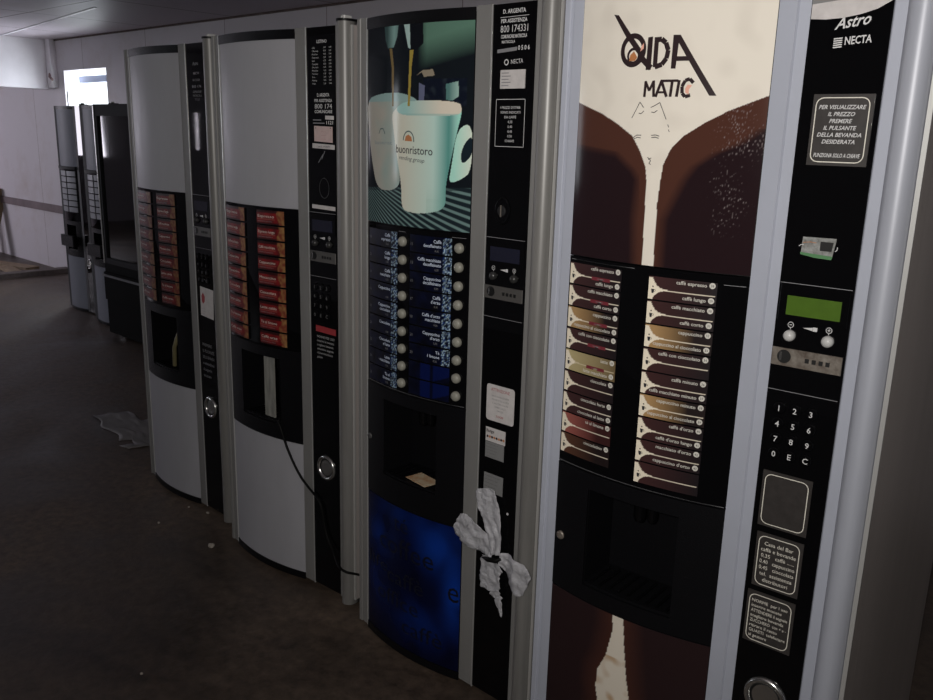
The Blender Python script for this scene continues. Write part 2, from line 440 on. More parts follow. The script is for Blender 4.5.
def machine_body(root, silver=False, upper=None, lower=None, far=False, edge_lip=True, zl=.505):
    fr = M_SILVER if silver else M_ALU
    cl = M_SILVER_COL if silver else M_ALU_COL
    b = MB(); b.box(.006, .694, .10, .74, .05, 1.82, M_DOOR); b.build('cabinet', root)
    b = MB(); b.box(.694, W, .0, .74, .03, 1.825, M_SIDE)
    b.box(.694, W + .002, -.004, .0, .03, 1.825, M_EDGE); b.build('side_panel', root, 'brushed dark steel side panel')
    for x in (.06, .64):
        for y in (.06, .68):
            f = MB(); f.lathe((x, y, 0), (0, 0, 1), [(.022, 0), (.022, .012), (.01, .014), (.01, .052)], M_RUBBER, 12); f.build('foot', root)
    d = MB()   # door shell around the dispensing bay
    for s0, s1, z0, z1 in ((.004, .138, .03, 1.82), (.352, .69, .03, 1.82), (.138, .352, .03, .560), (.138, .352, .79, 1.82)):
        d.box(s0, s1, .012, .098, z0, z1, M_DOOR)
    d.build('door_shell', root)
    f = MB(); strip_frame(f, 0, S1, fr, lip='r' if edge_lip else None, groove=.018); f.build('door_frame_strip', root)
    f = MB()
    if silver: f.prism([(S2, 0), (.470, -.001), (.473, .003), (S3, .004), (S3, .03), (S2, .03)], .015, 1.83, fr)
    else: strip_frame(f, S2, S3, fr, lip='r')
    f.build('door_frame_strip', root)
    f = MB(); strip_frame(f, S4, .648, fr); f.build('door_frame_strip', root)
    c = MB(); pl = [(SC + .024 * math.cos(a), -.026 * math.sin(a)) for a in [PI * k / 20 for k in range(21)]] + [(SC - .024, .02), (SC + .024, .02)]
    c.prism(pl, .012, 1.835, cl, smooth=True); c.build('door_column', root, 'rounded aluminium door column')
    c = MB(); pl = [(SC + .026 * math.cos(a), -.029 * math.sin(a)) for a in [PI * k / 16 for k in range(17)]] + [(SC - .027, .045), (SC + .027, .045)]
    c.prism(pl, 1.835, 1.842, M_MATTE); c.box(SC - .012, SC + .006, -.01, .02, 1.842, 1.852, M_KNOB, .003)
    c.build('column_cap', root)
    t = MB(); arc_slab(t, S1, S2, 1.80, 1.828, M_MATTE, .003); t.build('top_cap', root)
    t = MB(); arc_slab(t, S1, S2, .008, .032, M_MATTE, .003); t.build('kick_plate', root)
    u = MB(); arc_slab(u, S1, S2, 1.292, 1.80, M_PANEL if upper is None else M_MATTE)
    if upper: grid(u, S1 + .001, S2 - .001, 1.293, 1.799, 260, 330, upper, .0006)
    up = u.build('upper_panel', root)
    u = MB(); arc_slab(u, S1, S2, .032, zl, M_PANEL if lower is None else M_MATTE)
    if lower: grid(u, S1 + .001, S2 - .001, .033, zl - .001, 160, 200, lower, .0006)
    lo = u.build('lower_panel', root)
    u = MB(); arc_slab(u, S1, S2, .828, 1.290, M_BLACK); bp = u.build('selection_panel', root)
    # dispensing bay with its recess
    n = MB()
    for s0, s1, z0, z1 in ((S1, .138, zl + .002, .826), (.352, S2, zl + .002, .826), (.138, .352, zl + .002, .560), (.138, .352, .79, .826)):
        arc_slab(n, s0, s1, z0, z1, M_MATTE, .001, n=8)
    n.box(.136, .139, -.015, .10, .558, .792, M_MATTE); n.box(.351, .354, -.015, .10, .558, .792, M_MATTE)
    n.box(.138, .352, .095, .099, .558, .792, M_MATTE)
    n.box(.138, .352, .0, .098, .787, .791, M_MATTE)
    bay = n.build('dispensing_bay', root)
    n = MB()
    arc_slab(n, .140, .350, .561, .567, M_MATTE, -.004, .094)
    for k in range(9): n.box(.152 + k * .023, .158 + k * .023, -.012, .08, .567, .570, M_BLACK)
    n.build('drip_tray', bay)
    n = MB(); n.lathe((.23, .05, .75), (0, 0, 1), [(.010, -.03), (.014, -.02), (.014, .04)], M_BLACK, 12)
    n.lathe((.26, .05, .75), (0, 0, 1), [(.008, -.025), (.012, -.015), (.012, .04)], M_BLACK, 12); n.build('spout', bay)
    k = MB(); k.box(S3, S4, -.001, .03, .02, 1.828, M_BLACK); cs = k.build('control_strip', root, 'glossy black control strip')
    return dict(upper=up, lower=lo, select=bp, bay=bay, strip=cs)

def coin_return(cs, s=.562, z=.462):
    r = MB(); r.lathe((s, -.001, z), (0, -1, 0), [(.043, 0), (.043, .004), (.039, .009), (.033, .007), (.031, .002)], M_CHROME, 36)
    r.build('coin_return_ring', cs, 'chrome coin return ring')
    r = MB(); r.lathe((s, -.0012, z), (0, -1, 0), [(.031, 0), (.031, .003), (.024, .001)], M_SLOT, 28); r.build('coin_return_cup', cs)
def coin_area(cs, lcd=False, z_lbl=True, plate=None, knob=None, full=True):
    d = MB(); d.box(S3 + .003, S4 - .004, -.0035, -.001, 1.222, 1.287, M_BLACK, .0015)
    d.box(.512, .606, -.0045, -.0034, 1.233, 1.268, M_LCD if lcd else M_LCDOFF); d.build('display', cs, 'lit green display' if lcd else 'unlit display')
    for i, s in enumerate((.523, .590)):
        k = MB(); k.lathe((s, -.001, 1.195), (0, -1, 0), [(.0105, 0), (.0105, .004), (.0095, .008), (.006, .011), (.002, .012)], knob or M_KNOB, 20)
        k.build('coin_button', cs)
    k = MB()
    for i, s in enumerate((.523, .590)):
        ring2(k, (s, 1.2150), .0050, .0011, M_WHITE, .0018, 14)
        stroke(k, [(s - .0025, 1.2150), (s + .0025, 1.2150)], .0013, M_WHITE, .0018)
        if i: stroke(k, [(s, 1.2125), (s, 1.2175)], .0013, M_WHITE, .0018)
        stroke(k, [(s, 1.2098), (s, 1.2065)], .001, M_WHITE, .0018)
    flatpoly(k, [(.545, 1.2125), (.562, 1.2095), (.562, 1.2155)], M_WHITE, .0018); flatpoly(k, [(.5625, 1.209), (.570, 1.209), (.570, 1.2165), (.5625, 1.2165)], M_WHITE, .0018)
    k.build('button_symbols', cs)
    p = MB(); p.box(S3 + .001, S4 - .004, -.004, -.001, 1.138, 1.171, plate or M_PLATE, .001)
    p.lathe((.518, -.004, 1.1555), (0, -1, 0), [(.0125, 0), (.0125, .001)], M_SLOT, 20)
    p.box(.510, .514, -.0058, -.005, 1.148, 1.164, M_CHROME)
    for q in range(4): p.box(.556 + q * .012, .563 + q * .012, -.0052, -.0040, 1.150, 1.158, M_SLOT)
    p.build('coin_plate', cs, 'metal coin slot plate')
    seam(cs, [(S3 + .002, 1.290), (S4 - .003, 1.290)]); seam(cs, [(S3 + .002, 1.091), (S4 - .003, 1.091)])
def keypad(cs, m=M_WHITE):
    for r, row in enumerate(('123', '456', '789', '0EC')):
        for c_, ch in enumerate(row):
            k = MB(); s = .521 + c_ * .029; z = 1.058 - r * .0297
            k.lathe((s, -.001, z), (0, -1, 0), [(.0115, 0), (.0115, .0035), (.010, .0048)], M_BLACK, 18)
            text(k, ch, s, z - .0055, .011, m, align='c', eps=.0062, bold=.01)
            k.build('keypad_key', cs)
def plaque(cs, s0, s1, z0, z1, rows, border=True, m=M_PLAQUE, tm=M_WHITE, name='plaque', label=None, align='c', top=.12, bot=.1, fill=.62, rnd=.012, shear=0., bold=0.):
    k = MB(); k.box(s0, s1, -.0028, -.001, z0, z1, m)
    h = z1 - z0
    if border:
        p = rrect(s0 + .006, s1 - .006, z0 + .006, z1 - .006, rnd); stroke(k, p + [p[0]], .0016, M_CREAM, .0036)
    if rows: lines(k, rows, s0 + .011, s1 - .011, z1 - h * top, z0 + h * bot, tm, align=align, eps=.0036, fill=fill, shear=shear, bold=bold)
    return k.build(name, cs, label)

XS = dict(M1=(-2.3744, .1166, -.9795), M2=(-1.5642, .0231, 2.2557), M3=(-.7888, 0., -.1283), M4=(0., -.1181, 3.2641))
def place(k): x, y, w = XS[k]; return (x, y, 0), math.radians(w)
def W3(k, s, y, z):
    x0, y0, w = XS[k]; a = math.radians(w)
    return Vector((x0 + s * math.cos(a) - y * math.sin(a), y0 + s * math.sin(a) + y * math.cos(a), z))

# ================================================================== machine 4 (nearest, cream and brown)
loc, rz = place('M4')
r4 = thing('vending_machine', 'nearest coffee vending machine, silver-framed, with cream and brown front and QIDA MATIC lettering', 'vending machine', loc, rz, 'hot drink vending machines in the near row')
P = machine_body(r4, True, art_qida, art_qida_low, edge_lip=False, zl=.522)
WARP[:] = [1.] + list(CAM4)
k = MB()   # logo
E1 = .0013
flatpoly(k, [(.138, 1.760), (.150, 1.758), (.190, 1.714), (.214, 1.688), (.203, 1.684), (.172, 1.717)], M_INK, E1)
oc = (.190, 1.693)
ring2(k, oc, .0245, .0095, M_INK, E1, 32, .0255)
stroke(k, [(.205, 1.683), (.232, 1.660)], .011, M_INK, E1)
ring2(k, (.192, 1.683), .0125, .005, M_INK, .0016, 16)
flatpoly(k, [(.183, 1.674), (.185, 1.685), (.193, 1.691), (.201, 1.680), (.196, 1.674)], M_ORANGE, .0019)
flatpoly(k, [(.207, 1.690), (.214, 1.695), (.214, 1.705), (.209, 1.699)], M_SALMON, .0019)
flatpoly(k, [(.222, 1.714), (.232, 1.715), (.232, 1.657), (.221, 1.657)], M_INK, E1)
D = [(.2355, 1.714), (.250, 1.715), (.262, 1.708), (.2695, 1.692), (.267, 1.674), (.257, 1.662), (.244, 1.656), (.2335, 1.657)]
stroke(k, [(.240, 1.709), (.250, 1.7095), (.259, 1.703), (.2645, 1.690), (.262, 1.676), (.254, 1.666), (.240, 1.6615), (.240, 1.7135)], .009, M_INK, E1)
flatpoly(k, [(.272, 1.658), (.281, 1.658), (.2835, 1.702), (.285, 1.7155), (.2725, 1.716)], M_INK, E1)
flatpoly(k, [(.274, 1.716), (.286, 1.7155), (.357, 1.611), (.345, 1.611)], M_INK, E1)
flatpoly(k, [(.280, 1.679), (.303, 1.679), (.306, 1.671), (.280, 1.671)], M_INK, E1)
# MATIC
w_ = .0055
stroke(k, [(.2225, 1.609), (.2235, 1.6375)], w_, M_INK, E1); stroke(k, [(.2235, 1.636), (.232, 1.620), (.240, 1.637)], w_ * .9, M_INK, E1); stroke(k, [(.240, 1.638), (.242, 1.609)], w_, M_INK, E1)
stroke(k, [(.246, 1.609), (.256, 1.637), (.268, 1.609)], w_, M_INK, E1); stroke(k, [(.249, 1.617), (.265, 1.617)], w_ * .7, M_INK, E1)
stroke(k, [(.254, 1.637), (.288, 1.637)], w_ * .8, M_INK, E1); stroke(k, [(.277, 1.637), (.275, 1.609)], w_, M_INK, E1)
stroke(k, [(.290, 1.638), (.287, 1.609)], w_, M_INK, E1)
stroke(k, [(.316, 1.633), (.309, 1.640), (.301, 1.637), (.296, 1.627), (.297, 1.615), (.303, 1.609), (.312, 1.612)], w_ * 1.15, M_INK, E1)
flatpoly(k, [(.303, 1.616), (.309, 1.613), (.309, 1.622), (.314, 1.629), (.306, 1.630), (.302, 1.623)], M_SALMON, E1)
k.build('brand_lettering', P['upper'], 'dark brown QIDA MATIC lettering')
k = MB()   # pen scribble of a cat face
for a in ([(.198, 1.571), (.206, 1.585), (.214, 1.600), (.223, 1.590)], [(.238, 1.590), (.247, 1.594), (.256, 1.599), (.262, 1.587), (.267, 1.577), (.271, 1.569)], [(.213, 1.580), (.218, 1.579), (.224, 1.584)], [(.240, 1.582), (.246, 1.581), (.252, 1.585)],
          [(.204, 1.535), (.212, 1.540), (.222, 1.540)], [(.206, 1.533), (.214, 1.536), (.221, 1.535)], [(.243, 1.540), (.252, 1.541), (.260, 1.539)], [(.244, 1.536), (.252, 1.537), (.259, 1.535)],
          [(.239, 1.500), (.243, 1.497), (.246, 1.494), (.243, 1.489), (.247, 1.487)], [(.241, 1.496), (.247, 1.499)], [(.275, 1.560), (.277, 1.555)], [(.277, 1.551), (.279, 1.547)]):
    stroke(k, a, .0013, M_INKB, E1)
k.build('pen_scribble', P['upper'], 'hand-drawn pen face')
WARP[0] = 0.
LW = [(['caffè espresso', 'caffè lungo'], 'dark'), (['caffè macchiato', 'caffè corto'], 'dark'), (['cappuccino', 'cappuccino al cioccolato'], 'tan'), (['caffè con cioccolato', ''], 'dark'),
      (['latte', 'latte macchiato'], 'yellow'), (['cioccolata', ''], 'dark'), (['cioccolata forte', 'cioccolata al latte'], 'dark'), (['tè al limone', ''], 'pink'), (['cioccolatino', ''], 'brown')]
RW = [(['caffè espresso', 'caffè lungo'], 'dark'), (['caffè macchiato', 'caffè corto'], 'dark'), (['cappuccino', 'cappuccino al cioccolato'], 'tan'), (['caffè con cioccolato', ''], 'dark'),
      (['caffè minuto', 'caffè macchiato minuto'], 'dark'), (['cappuccino minuto', 'cappuccino al cioccolato'], 'tan'), (["caffè d'orzo", "caffè d'orzo lungo"], 'dark'), (["macchiato d'orzo", "cappuccino d'orzo"], 'dark'), (['', ''], 'dark')]
for col_, (s0, s1, zt, pitch, rows) in enumerate(((.050, .187, 1.277, .0474, LW), (.249, .384, 1.274, .0482, RW))):
    for i, (tx, kind) in enumerate(rows):
        z1 = zt - i * pitch; z0 = z1 - pitch + .003
        k = MB(); grid(k, s0, s1, z0, z1, 72, 28, label_fn(kind, s0, s1, z0, z1), .0014, M_PRINT)
        ws = s1 - s0
        for j, t in enumerate(tx):
            if not t: continue
            zc = z0 + (z1 - z0) * (.78 if j == 0 else .14)
            if col_ == 0 and j == 1: zc -= .001
            vs, _ = text_geo(t, .012, 0.); nat = (max(v[0] for v in vs)) * .0075 / .72
            text(k, t, s1 - .019, zc, .0072, M_LTXT, align='r', eps=.0020, bold=.012, width=min(nat, ws * .72))
            flatpoly(k, disc((s1 - .009, zc + .004), .0058), M_LTXT, .0020)
            text(k, str(10 + (i * 2 + j) + col_ * 18), s1 - .009, zc + .0015, .0048, M_INKB, align='c', eps=.0024)
        if col_ == 0 and i in (0, 1, 2, 3, 4):
            flatpoly(k, [(s0 + ws * .45, (z0 + z1) / 2 - .0005), (s0 + ws * .80, (z0 + z1) / 2 - .0005), (s0 + ws * .80, (z0 + z1) / 2 - .0075), (s0 + ws * .45, (z0 + z1) / 2 - .0075)], mat('dark_red_ink', (.17, .022, .032), .5), .0018)
            text(k, 'zucchero', s0 + ws * .625, (z0 + z1) / 2 - .0052, .0036, M_DIMWHITE, align='c', eps=.0021)
        # little cup mark
        flatpoly(k, [(s0 + .006, z0 + pitch * .42), (s0 + .0125, z0 + pitch * .42), (s0 + .0115, z0 + pitch * .25), (s0 + .0075, z0 + pitch * .25)], M_INKB, .0018)
        ring2(k, (s0 + .0135, z0 + pitch * .36), .0018, .0008, M_INKB, .0018, 8); flatpoly(k, disc((s0 + .0095, z0 + pitch * .52), .0016, 8), M_INKB, .0018)
        k.build('drink_label', P['select'])
WARP[0] = 0.
for q in ([(.052, 1.284), (.215, 1.284)], [(.05, .831), (.436, .831)], [(.395, 1.272), (.434, 1.272)]): seam(P['select'], q, .0010, .0012)
k = MB(); k.lathe((.066, arc(.066) - .001, .652), (0, -1, 0), [(.010, 0), (.010, .004), (.006, .005)], M_PLATE, 16); k.build('door_lock', P['bay'])
cs = P['strip']
k = MB(); flatpoly(k, [(.4955, 1.798), (.6225, 1.798), (.6225, 1.757), (.600, 1.745), (.575, 1.738), (.548, 1.734), (.52, 1.733), (.4955, 1.735)], M_STICKER, .0016); flatpoly(k, [(.4955, 1.798), (.6, 1.798), (.57, 1.768), (.54, 1.762), (.4955, 1.758)], M_GREYLBL, .002); k.build('header_film', cs, 'pale curved header film')
k = MB(); text(k, 'Astro', .564, 1.716, .019, M_WHITE, width=.056, align='c', shear=.35, slope=.12, bold=.015, eps=.0016); k.build('model_lettering', cs)
k = MB(); text(k, 'NECTA', .576, 1.692, .0125, M_WHITE, width=.042, align='c', slope=.05, bold=.02, eps=.0016)
for q in range(5): stroke(k, [(.537, 1.688 + q * .0034), (.551, 1.689 + q * .0034)], .002, M_WHITE, .0016)
k.build('maker_lettering', cs)
plaque(cs, .516, .614, 1.497, 1.614, ['PER VISUALIZZARE', 'IL PREZZO', 'PREMERE', 'IL PULSANTE', 'DELLA BEVANDA', 'DESIDERATA', '', 'FUNZIONA SOLO A CHIAVE'], label='dark plaque asking to press the drink button for the price', top=.13, bot=.1, fill=.6, shear=.25, bold=.018)
k = MB(); flatpoly(k, [(.526, 1.374), (.583, 1.375), (.583, 1.372), (.579, 1.342), (.56, 1.343), (.545, 1.341), (.525, 1.344)], M_RESIDUE, .0016)
flatpoly(k, [(.557, 1.368), (.579, 1.368), (.577, 1.352), (.557, 1.352)], M_SLOT, .002); flatpoly(k, [(.524, 1.347), (.58, 1.344), (.578, 1.338), (.55, 1.339), (.525, 1.343)], M_GREENP, .0022)
stroke(k, [(.527, 1.364), (.54, 1.366), (.55, 1.365)], .001, M_ORANGE, .0023); stroke(k, [(.521, 1.357), (.524, 1.360), (.529, 1.360)], .0012, M_WHITE, .0023); stroke(k, [(.583, 1.353), (.586, 1.356), (.586, 1.361)], .0012, M_WHITE, .0023)
k.build('torn_sticker', cs, 'torn sticker residue with a green edge')
coin_area(cs, lcd=True)
keypad(cs)
plaque(cs, .505, .597, .820, .932, None, label='empty dark plaque with a pale rounded border')
R2 = ['CASA DEL BAR', '--- ------', '- - - - - - - - -', 'ARIA   ---- ------', '- - - - - - - - - -', 'S.R.L.  -----------', '- - - - - - - - -', '-----------------']
plaque(cs, .507, .596, .693, .806, ['Casa del Bar', 'caffè e bevande', '0,35   caffè ......', '0,40   cappuccino', '0,45   cioccolata', 'tel.  assistenza', 'distributori'], tm=M_CREAM, label='dark plaque headed with a company name and prices', align='c')
plaque(cs, .502, .595, .571, .681, ['NORME  per l uso', 'inserire monete', 'ATTENDERE il segnale', 'scegliere bevanda', 'ZUCCHERO  con + e -', 'ritirare il resto', 'GUASTI  telefonare', 'al gestore'], tm=M_CREAM, label='dark plaque filled with small instructions', align='l')
coin_return(cs, .560, .462)

# ================================================================== machine 3 (cup photograph and blue panel)
loc, rz = place('M3')
r3 = thing('vending_machine', 'coffee vending machine with a printed white cup on its upper panel and blue lower panel', 'vending machine', loc, rz, 'hot drink vending machines in the near row')
P = machine_body(r3, False, art_cup, art_blue, zl=.480)
WARP[:] = [1.] + list(CAM3)
k = MB()
text(k, 'buonristoro',   .2185, 1.484, .021, M_INKB, width=.125, eps=.0012, slope=-.03, bold=.006)
text(k, 'vending group', .232, 1.468, .011, mat('grey_ink', (.06, .07, .08), .5), width=.088, shear=.3, eps=.0012, slope=-.08)
k.build('cup_lettering', P['upper'])
k = MB()
stroke(k, [(.2665 + .019 * math.cos(a), 1.514 + .024 * math.sin(a)) for a in [math.radians(-5 + q * 14) for q in range(14)]], .003, mat('teal_ink', (.05, .10, .10), .5), .0012)
flatpoly(k, [(.253, 1.514), (.280, 1.513), (.277, 1.524), (.267, 1.530), (.257, 1.526)], M_ORANGE, .0012)
stroke(k, [(.13, 1.53), (.14, 1.543), (.155, 1.543), (.165, 1.53)], .003, mat('teal_ink', (.05, .10, .10), .5), .0012)
text(k, 'buonrist', .105, 1.503, .010, mat('pale_blue_ink', (.2, .26, .28), .5), width=.095, eps=.0012)
k.build('cup_emblem', P['upper'])
INKBLUE = mat('deep_navy_ink', (.002, .003, .012), .5)
WARP[0] = 0.
for t, s, z, h in (('té', .19, .405, .05), ('coffee', .12, .325, .062), ('e', .40, .25, .07), ('caffè', .16, .23, .05), ('office', .11, .155, .05), ('caffè', .23, .085, .05), ('life', .06, .25, .04)):
    k = MB(); text(k, t, s, z, h, INKBLUE, eps=.0012, width=min(.435 - s, h * len(t) * .62)); k.build('blue_word', P['lower'])
DR3 = [['Caffè', 'espresso'], ['Caffè', 'lungo'], ['Caffè', 'macchiato'], ['Cappuccino', ''], ['Cappuccino', 'cioccolato'], ['Cioccolata', ''], ['Cioccolata', 'al latte'], ['Latte', 'macchiato'], ['Tè al', 'limone']]
DR3b = [['Caffè', 'decaffeinato'], ['Caffè macchiato', 'decaffeinato'], ['Cappuccino', 'decaffeinato'], ['Caffè', "d'orzo"], ["Caffè d'orzo", 'macchiato'], ['Cappuccino', "d'orzo"], ['Tè', '1 limone'], None, None]
def blue_lab(s0, s1, z0, z1, blank):
    e = 1.25
    def f(s, z):
        u = (s - s0) / (s1 - s0); v = (z - z0) / (z1 - z0)
        c = mixc(rgb(6, 6, 14, e), rgb(12, 18, 48, e), .5 + .8 * nz(s, z, 40, 9))
        if blank:
            c = mixc(c, rgb(10, 24, 78, e), 1.0 if (.3 < u < .55 or (u > .62 and v > (u - .62) * 1.2)) else 0)
            return c
        if u > .80:
            q = nz(s, z, 260, 2)
            if q > .05: c = mixc(c, rgb(165, 190, 205, .8), (q - .05) * 2.6)
            elif q < -.25: c = rgb(20, 60, 130, e)
        return c
    return f
for col_, (s0, s1, bs, rows) in enumerate(((.058, .200, .223, DR3), (.250, .390, .412, DR3b))):
    for i in range(9):
        zc = 1.252 - i * .0492
        k = MB(); grid(k, s0, s1, zc - .0225, zc + .0225, 44, 14, blue_lab(s0, s1, zc - .0225, zc + .0225, rows[i] is None), .0014, M_PRINT)
        if rows[i]:
            for j, t in enumerate(rows[i]):
                if t: text(k, t, s1 - .032, zc + (.006 if j == 0 else -.006), .0088, mat('pale_blue_print', (.62, .70, .85), .5), align='r', eps=.0020, bold=.01)
            text(k, '0,35', s1 - .040, zc - .017, .0055, M_DIMWHITE, align='r', eps=.0020)
            text(k, str(10 + i * 2 + col_), s0 + .004, zc - .006, .008, M_DIMWHITE, eps=.0020)
        k.build('drink_label', P['select'])
        y = arc(bs) - .001
        k = MB(); k.lathe((bs, y, zc), (.12 if bs > .3 else 0, -1, 0), [(.0135, 0), (.0135, .004), (.0125, .008), (.009, .011), (.003, .0125)], M_BEIGE, 20)
        k.build('drink_button', P['select'])
for q in ([(.055, .831), (.436, .831)], [(.205, 1.278), (.232, 1.278)], [(.39, 1.278), (.43, 1.278)]): seam(P['select'], q, .0010, .0014)
k = MB(); k.lathe((.062, arc(.062) - .001, .655), (0, -1, 0), [(.009, 0), (.009, .004), (.005, .005)], mat('dull_lock_metal', (.06, .06, .06), .5), 16); k.build('door_lock', P['bay'])
cs = P['strip']
k = MB()
text(k, 'D. ARGENTA', .560, 1.806, .0095, M_WHITE, width=.068, align='c', bold=.02, eps=.0016)
stroke(k, [(.518, 1.798), (.604, 1.799)], .001, M_WHITE, .0016)
text(k, 'PER ASSISTENZA', .560, 1.786, .0085, M_WHITE, width=.078, align='c', bold=.02, eps=.0016)
text(k, '800 174331', .561, 1.765, .016, M_WHITE, width=.082, align='c', eps=.0016)
text(k, 'COMUNICARE MATRICOLA', .561, 1.752, .008, M_WHITE, width=.078, align='c', bold=.02, eps=.0016)
text(k, 'MATRICOLA', .545, 1.741, .0065, M_WHITE, width=.04, align='c', bold=.01, eps=.0016)
flatpoly(k, [(.512, 1.728), (.572, 1.732), (.572, 1.724), (.512, 1.720)], M_DIMWHITE, .0016)
text(k, '0 5 0 6', .592, 1.725, .010, M_WHITE, width=.034, align='c', bold=.02, eps=.0018)
text(k, 'NECTA', .573, 1.695, .010, M_WHITE, width=.036, align='c', eps=.0016, slope=.04)
ring2(k, (.541, 1.699), .006, .0025, M_WHITE, .0016, 8)
k.build('service_lettering', cs, 'white service phone lettering')
k = MB(); k.box(.524, .599, -.0026, -.001, 1.640, 1.682, M_STICKER)
for q in range(5): stroke(k, [(.529, 1.647 + q * .007), (.529 + .022 + .006 * (q % 2), 1.647 + q * .007)], .0018, M_DIMWHITE, .0030)
k.build('sticker', cs, 'small white printed sticker')
k = MB(); p = [(.514, 1.616), (.602, 1.616), (.602, 1.508), (.514, 1.508), (.514, 1.616)]; stroke(k, p, .0012, M_WHITE, .0016)
lines(k, ['I PREZZI DISTRIB.', 'SONO INDICATI', 'DA CAFFÈ', '0,35', '0,40', '0,45', '0,50', 'CHIAVE'], .520, .598, 1.603, 1.516, M_WHITE, align='c', eps=.0018, fill=.55)
k.build('price_notice', cs)
k = MB(); k.lathe((.545, -.001, 1.356), (0, -1, 0), [(.0235, 0), (.0235, .003), (.020, .005), (.018, .003)], M_BLACK, 28)
for v in k.v: pass
k.v = [(x, y, 1.356 + (z - 1.356) * 1.45) for x, y, z in k.v]
k.lathe((.545, -.004, 1.356), (0, -1, 0), [(.0125, 0), (.0125, .003), (.010, .004)], M_DOOR, 20); k.box(.5435, .5465, -.0095, -.007, 1.342, 1.370, M_PLATE); k.build('key_reader', cs, 'oval key lock')
coin_area(cs, plate=mat('dull_coin_plate', (.10, .095, .09), .45, metal=.3), knob=mat('black_button', (.03, .03, .03), .25))
k = MB(); pl = rrect(.515, .608, .820, .917, .008); flatpoly(k, pl, M_STICKER, .0018)
text(k, 'ATTENZIONE', .561, .900, .0085, M_RED, width=.062, align='c', eps=.0024); lines(k, ['NON INTRODURRE', 'MONETE SE LA SPIA', 'È ACCESA E NON', 'DARE CALCI', 'GRAZIE'], .522, .602, .892, .845, M_GREYLBL, align='c', eps=.0024, fill=.5)
text(k, '2008', .561, .832, .006, M_RED, width=.025, align='c', eps=.0024); k.build('sticker', cs, 'white sticker with red heading')
k = MB(); flatpoly(k, [(.516, .800), (.583, .800), (.583, .762), (.516, .762)], M_STICKER, .0018); text(k, 'Badge', .519, .787, .008, M_INK, eps=.0024, bold=.02)
for q in range(8): flatpoly(k, disc((.523 + q * .0078, .775), .0036, 8), M_ORANGE if q % 2 else M_INK, .0024)
flatpoly(k, [(.516, .761), (.580, .761), (.580, .717), (.516, .717)], M_GREYLBL, .0018); lines(k, ['---------- ---- ---', '--- -------- ----', '------ ---- -----', '---- ----------', '------- ---- --'], .518, .578, .76, .718, M_INKB, eps=.0024); k.build('sticker', cs, 'white and grey sticker with brown print')
k = MB(); flatpoly(k, [(.515, .674), (.581, .674), (.580, .621), (.514, .621)], M_GREYLBL, .0018); lines(k, ['---------- ---- ---', '--- -------- ----', '------ ---- -----', '---- ----------', '------- ---- --'], .518, .578, .672, .623, M_INKB, eps=.0024); k.build('sticker', cs, 'grey small-print sticker')
k = MB(); flatpoly(k, disc((.60, .58), .0035, 10), M_WHITE, .0018); k.build('screw_cover', cs)

# ================================================================== machine 2 and machine 1 (plain grey panels, red labels)
RED_T = ['Espresso', 'Espresso lungo', 'Caffè macchiato', 'Cappuccino', 'Mocaccino', 'Cioccolata', 'Latte caldo', 'Tè al limone', 'Caffè orzo']
def red_lab(s0, s1, z0, z1, e, seed):
    def f(s, z):
        u = (s - s0) / (s1 - s0); v = (z - z0) / (z1 - z0)
        c = mixc(rgb(108, 20, 22, e), rgb(72, 16, 18, e), .5 + nz(s, z, 50, seed))
        if v > .80 or v < .08: c = rgb(40, 12, 12, e)
        if u > .78 + .05 * math.sin(v * 5 + seed): c = mixc(rgb(122, 92, 56, e), rgb(95, 40, 30, e), .5 + 1.2 * nz(s, z, 90, seed))
        if v < .40 and v > .33 and u < .7: c = rgb(120, 60, 55, e)
        return c
    return f
def red_labels(P, e, cols):
    for col_, (s0, s1, zt, zb, n) in enumerate(cols):
        p = (zt - zb) / n
        for i in range(n):
            z1 = zt - i * p - .002; z0 = z1 - p + .006
            k = MB(); arc_slab(k, s0, s1, z0, z1, M_MATTE, .004, n=6); grid(k, s0, s1, z0, z1, 40, 14, red_lab(s0, s1, z0, z1, e, i * 3.1 + col_), .0046, M_PRINT)
            text(k, RED_T[i % 9], s0 + .006, z0 + p * .42, .009, M_CREAM, width=min(.085, (s1 - s0) * .62), eps=.0052)
            text(k, 'selezionare zucchero', s0 + .006, z0 + p * .14, .005, M_DIMWHITE, width=(s1 - s0) * .55, eps=.0052)
            k.build('drink_label', P['select'], 'red drink label with tan end')
loc, rz = place('M2')
r2 = thing('vending_machine', 'grey-panelled vending machine with bright red labels and a cable hanging from its bay', 'vending machine', loc, rz, 'hot drink vending machines in the near row')
P = machine_body(r2)
red_labels(P, .62, ((.062, .196, 1.283, .832, 9), (.266, .389, 1.283, .832, 9)))
k = MB(); k.box(.252, .305, -.012, -.006, .572, .788, M_CLEARP); k.build('cup_guide', P['bay'], 'grey translucent cup guide')
cs = P['strip']
k = MB(); text(k, 'LISTINO', .566, 1.783, .009, M_WHITE, width=.045, align='c', bold=.02, eps=.0016)
PR = ['Caffè', 'Caffè lungo', 'Macchiato', 'Cappuccino', 'Latte', 'Cioccolata', 'Cioc. forte', 'Mocaccino', 'Tè limone', 'Orzo', 'Ginseng', 'Acqua']
lines(k, PR, .522, .560, 1.775, 1.665, M_WHITE, eps=.0016, fill=.5)
lines(k, ['0,35'] * 12, .574, .590, 1.775, 1.665, M_WHITE, eps=.0016, fill=.5); lines(k, ['0,40'] * 12, .598, .614, 1.775, 1.665, M_WHITE, eps=.0016, fill=.5)
k.build('price_list', cs)
k = MB(); text(k, 'D. ARGENTA', .570, 1.632, .010, M_WHITE, width=.055, align='c', bold=.02, eps=.0016)
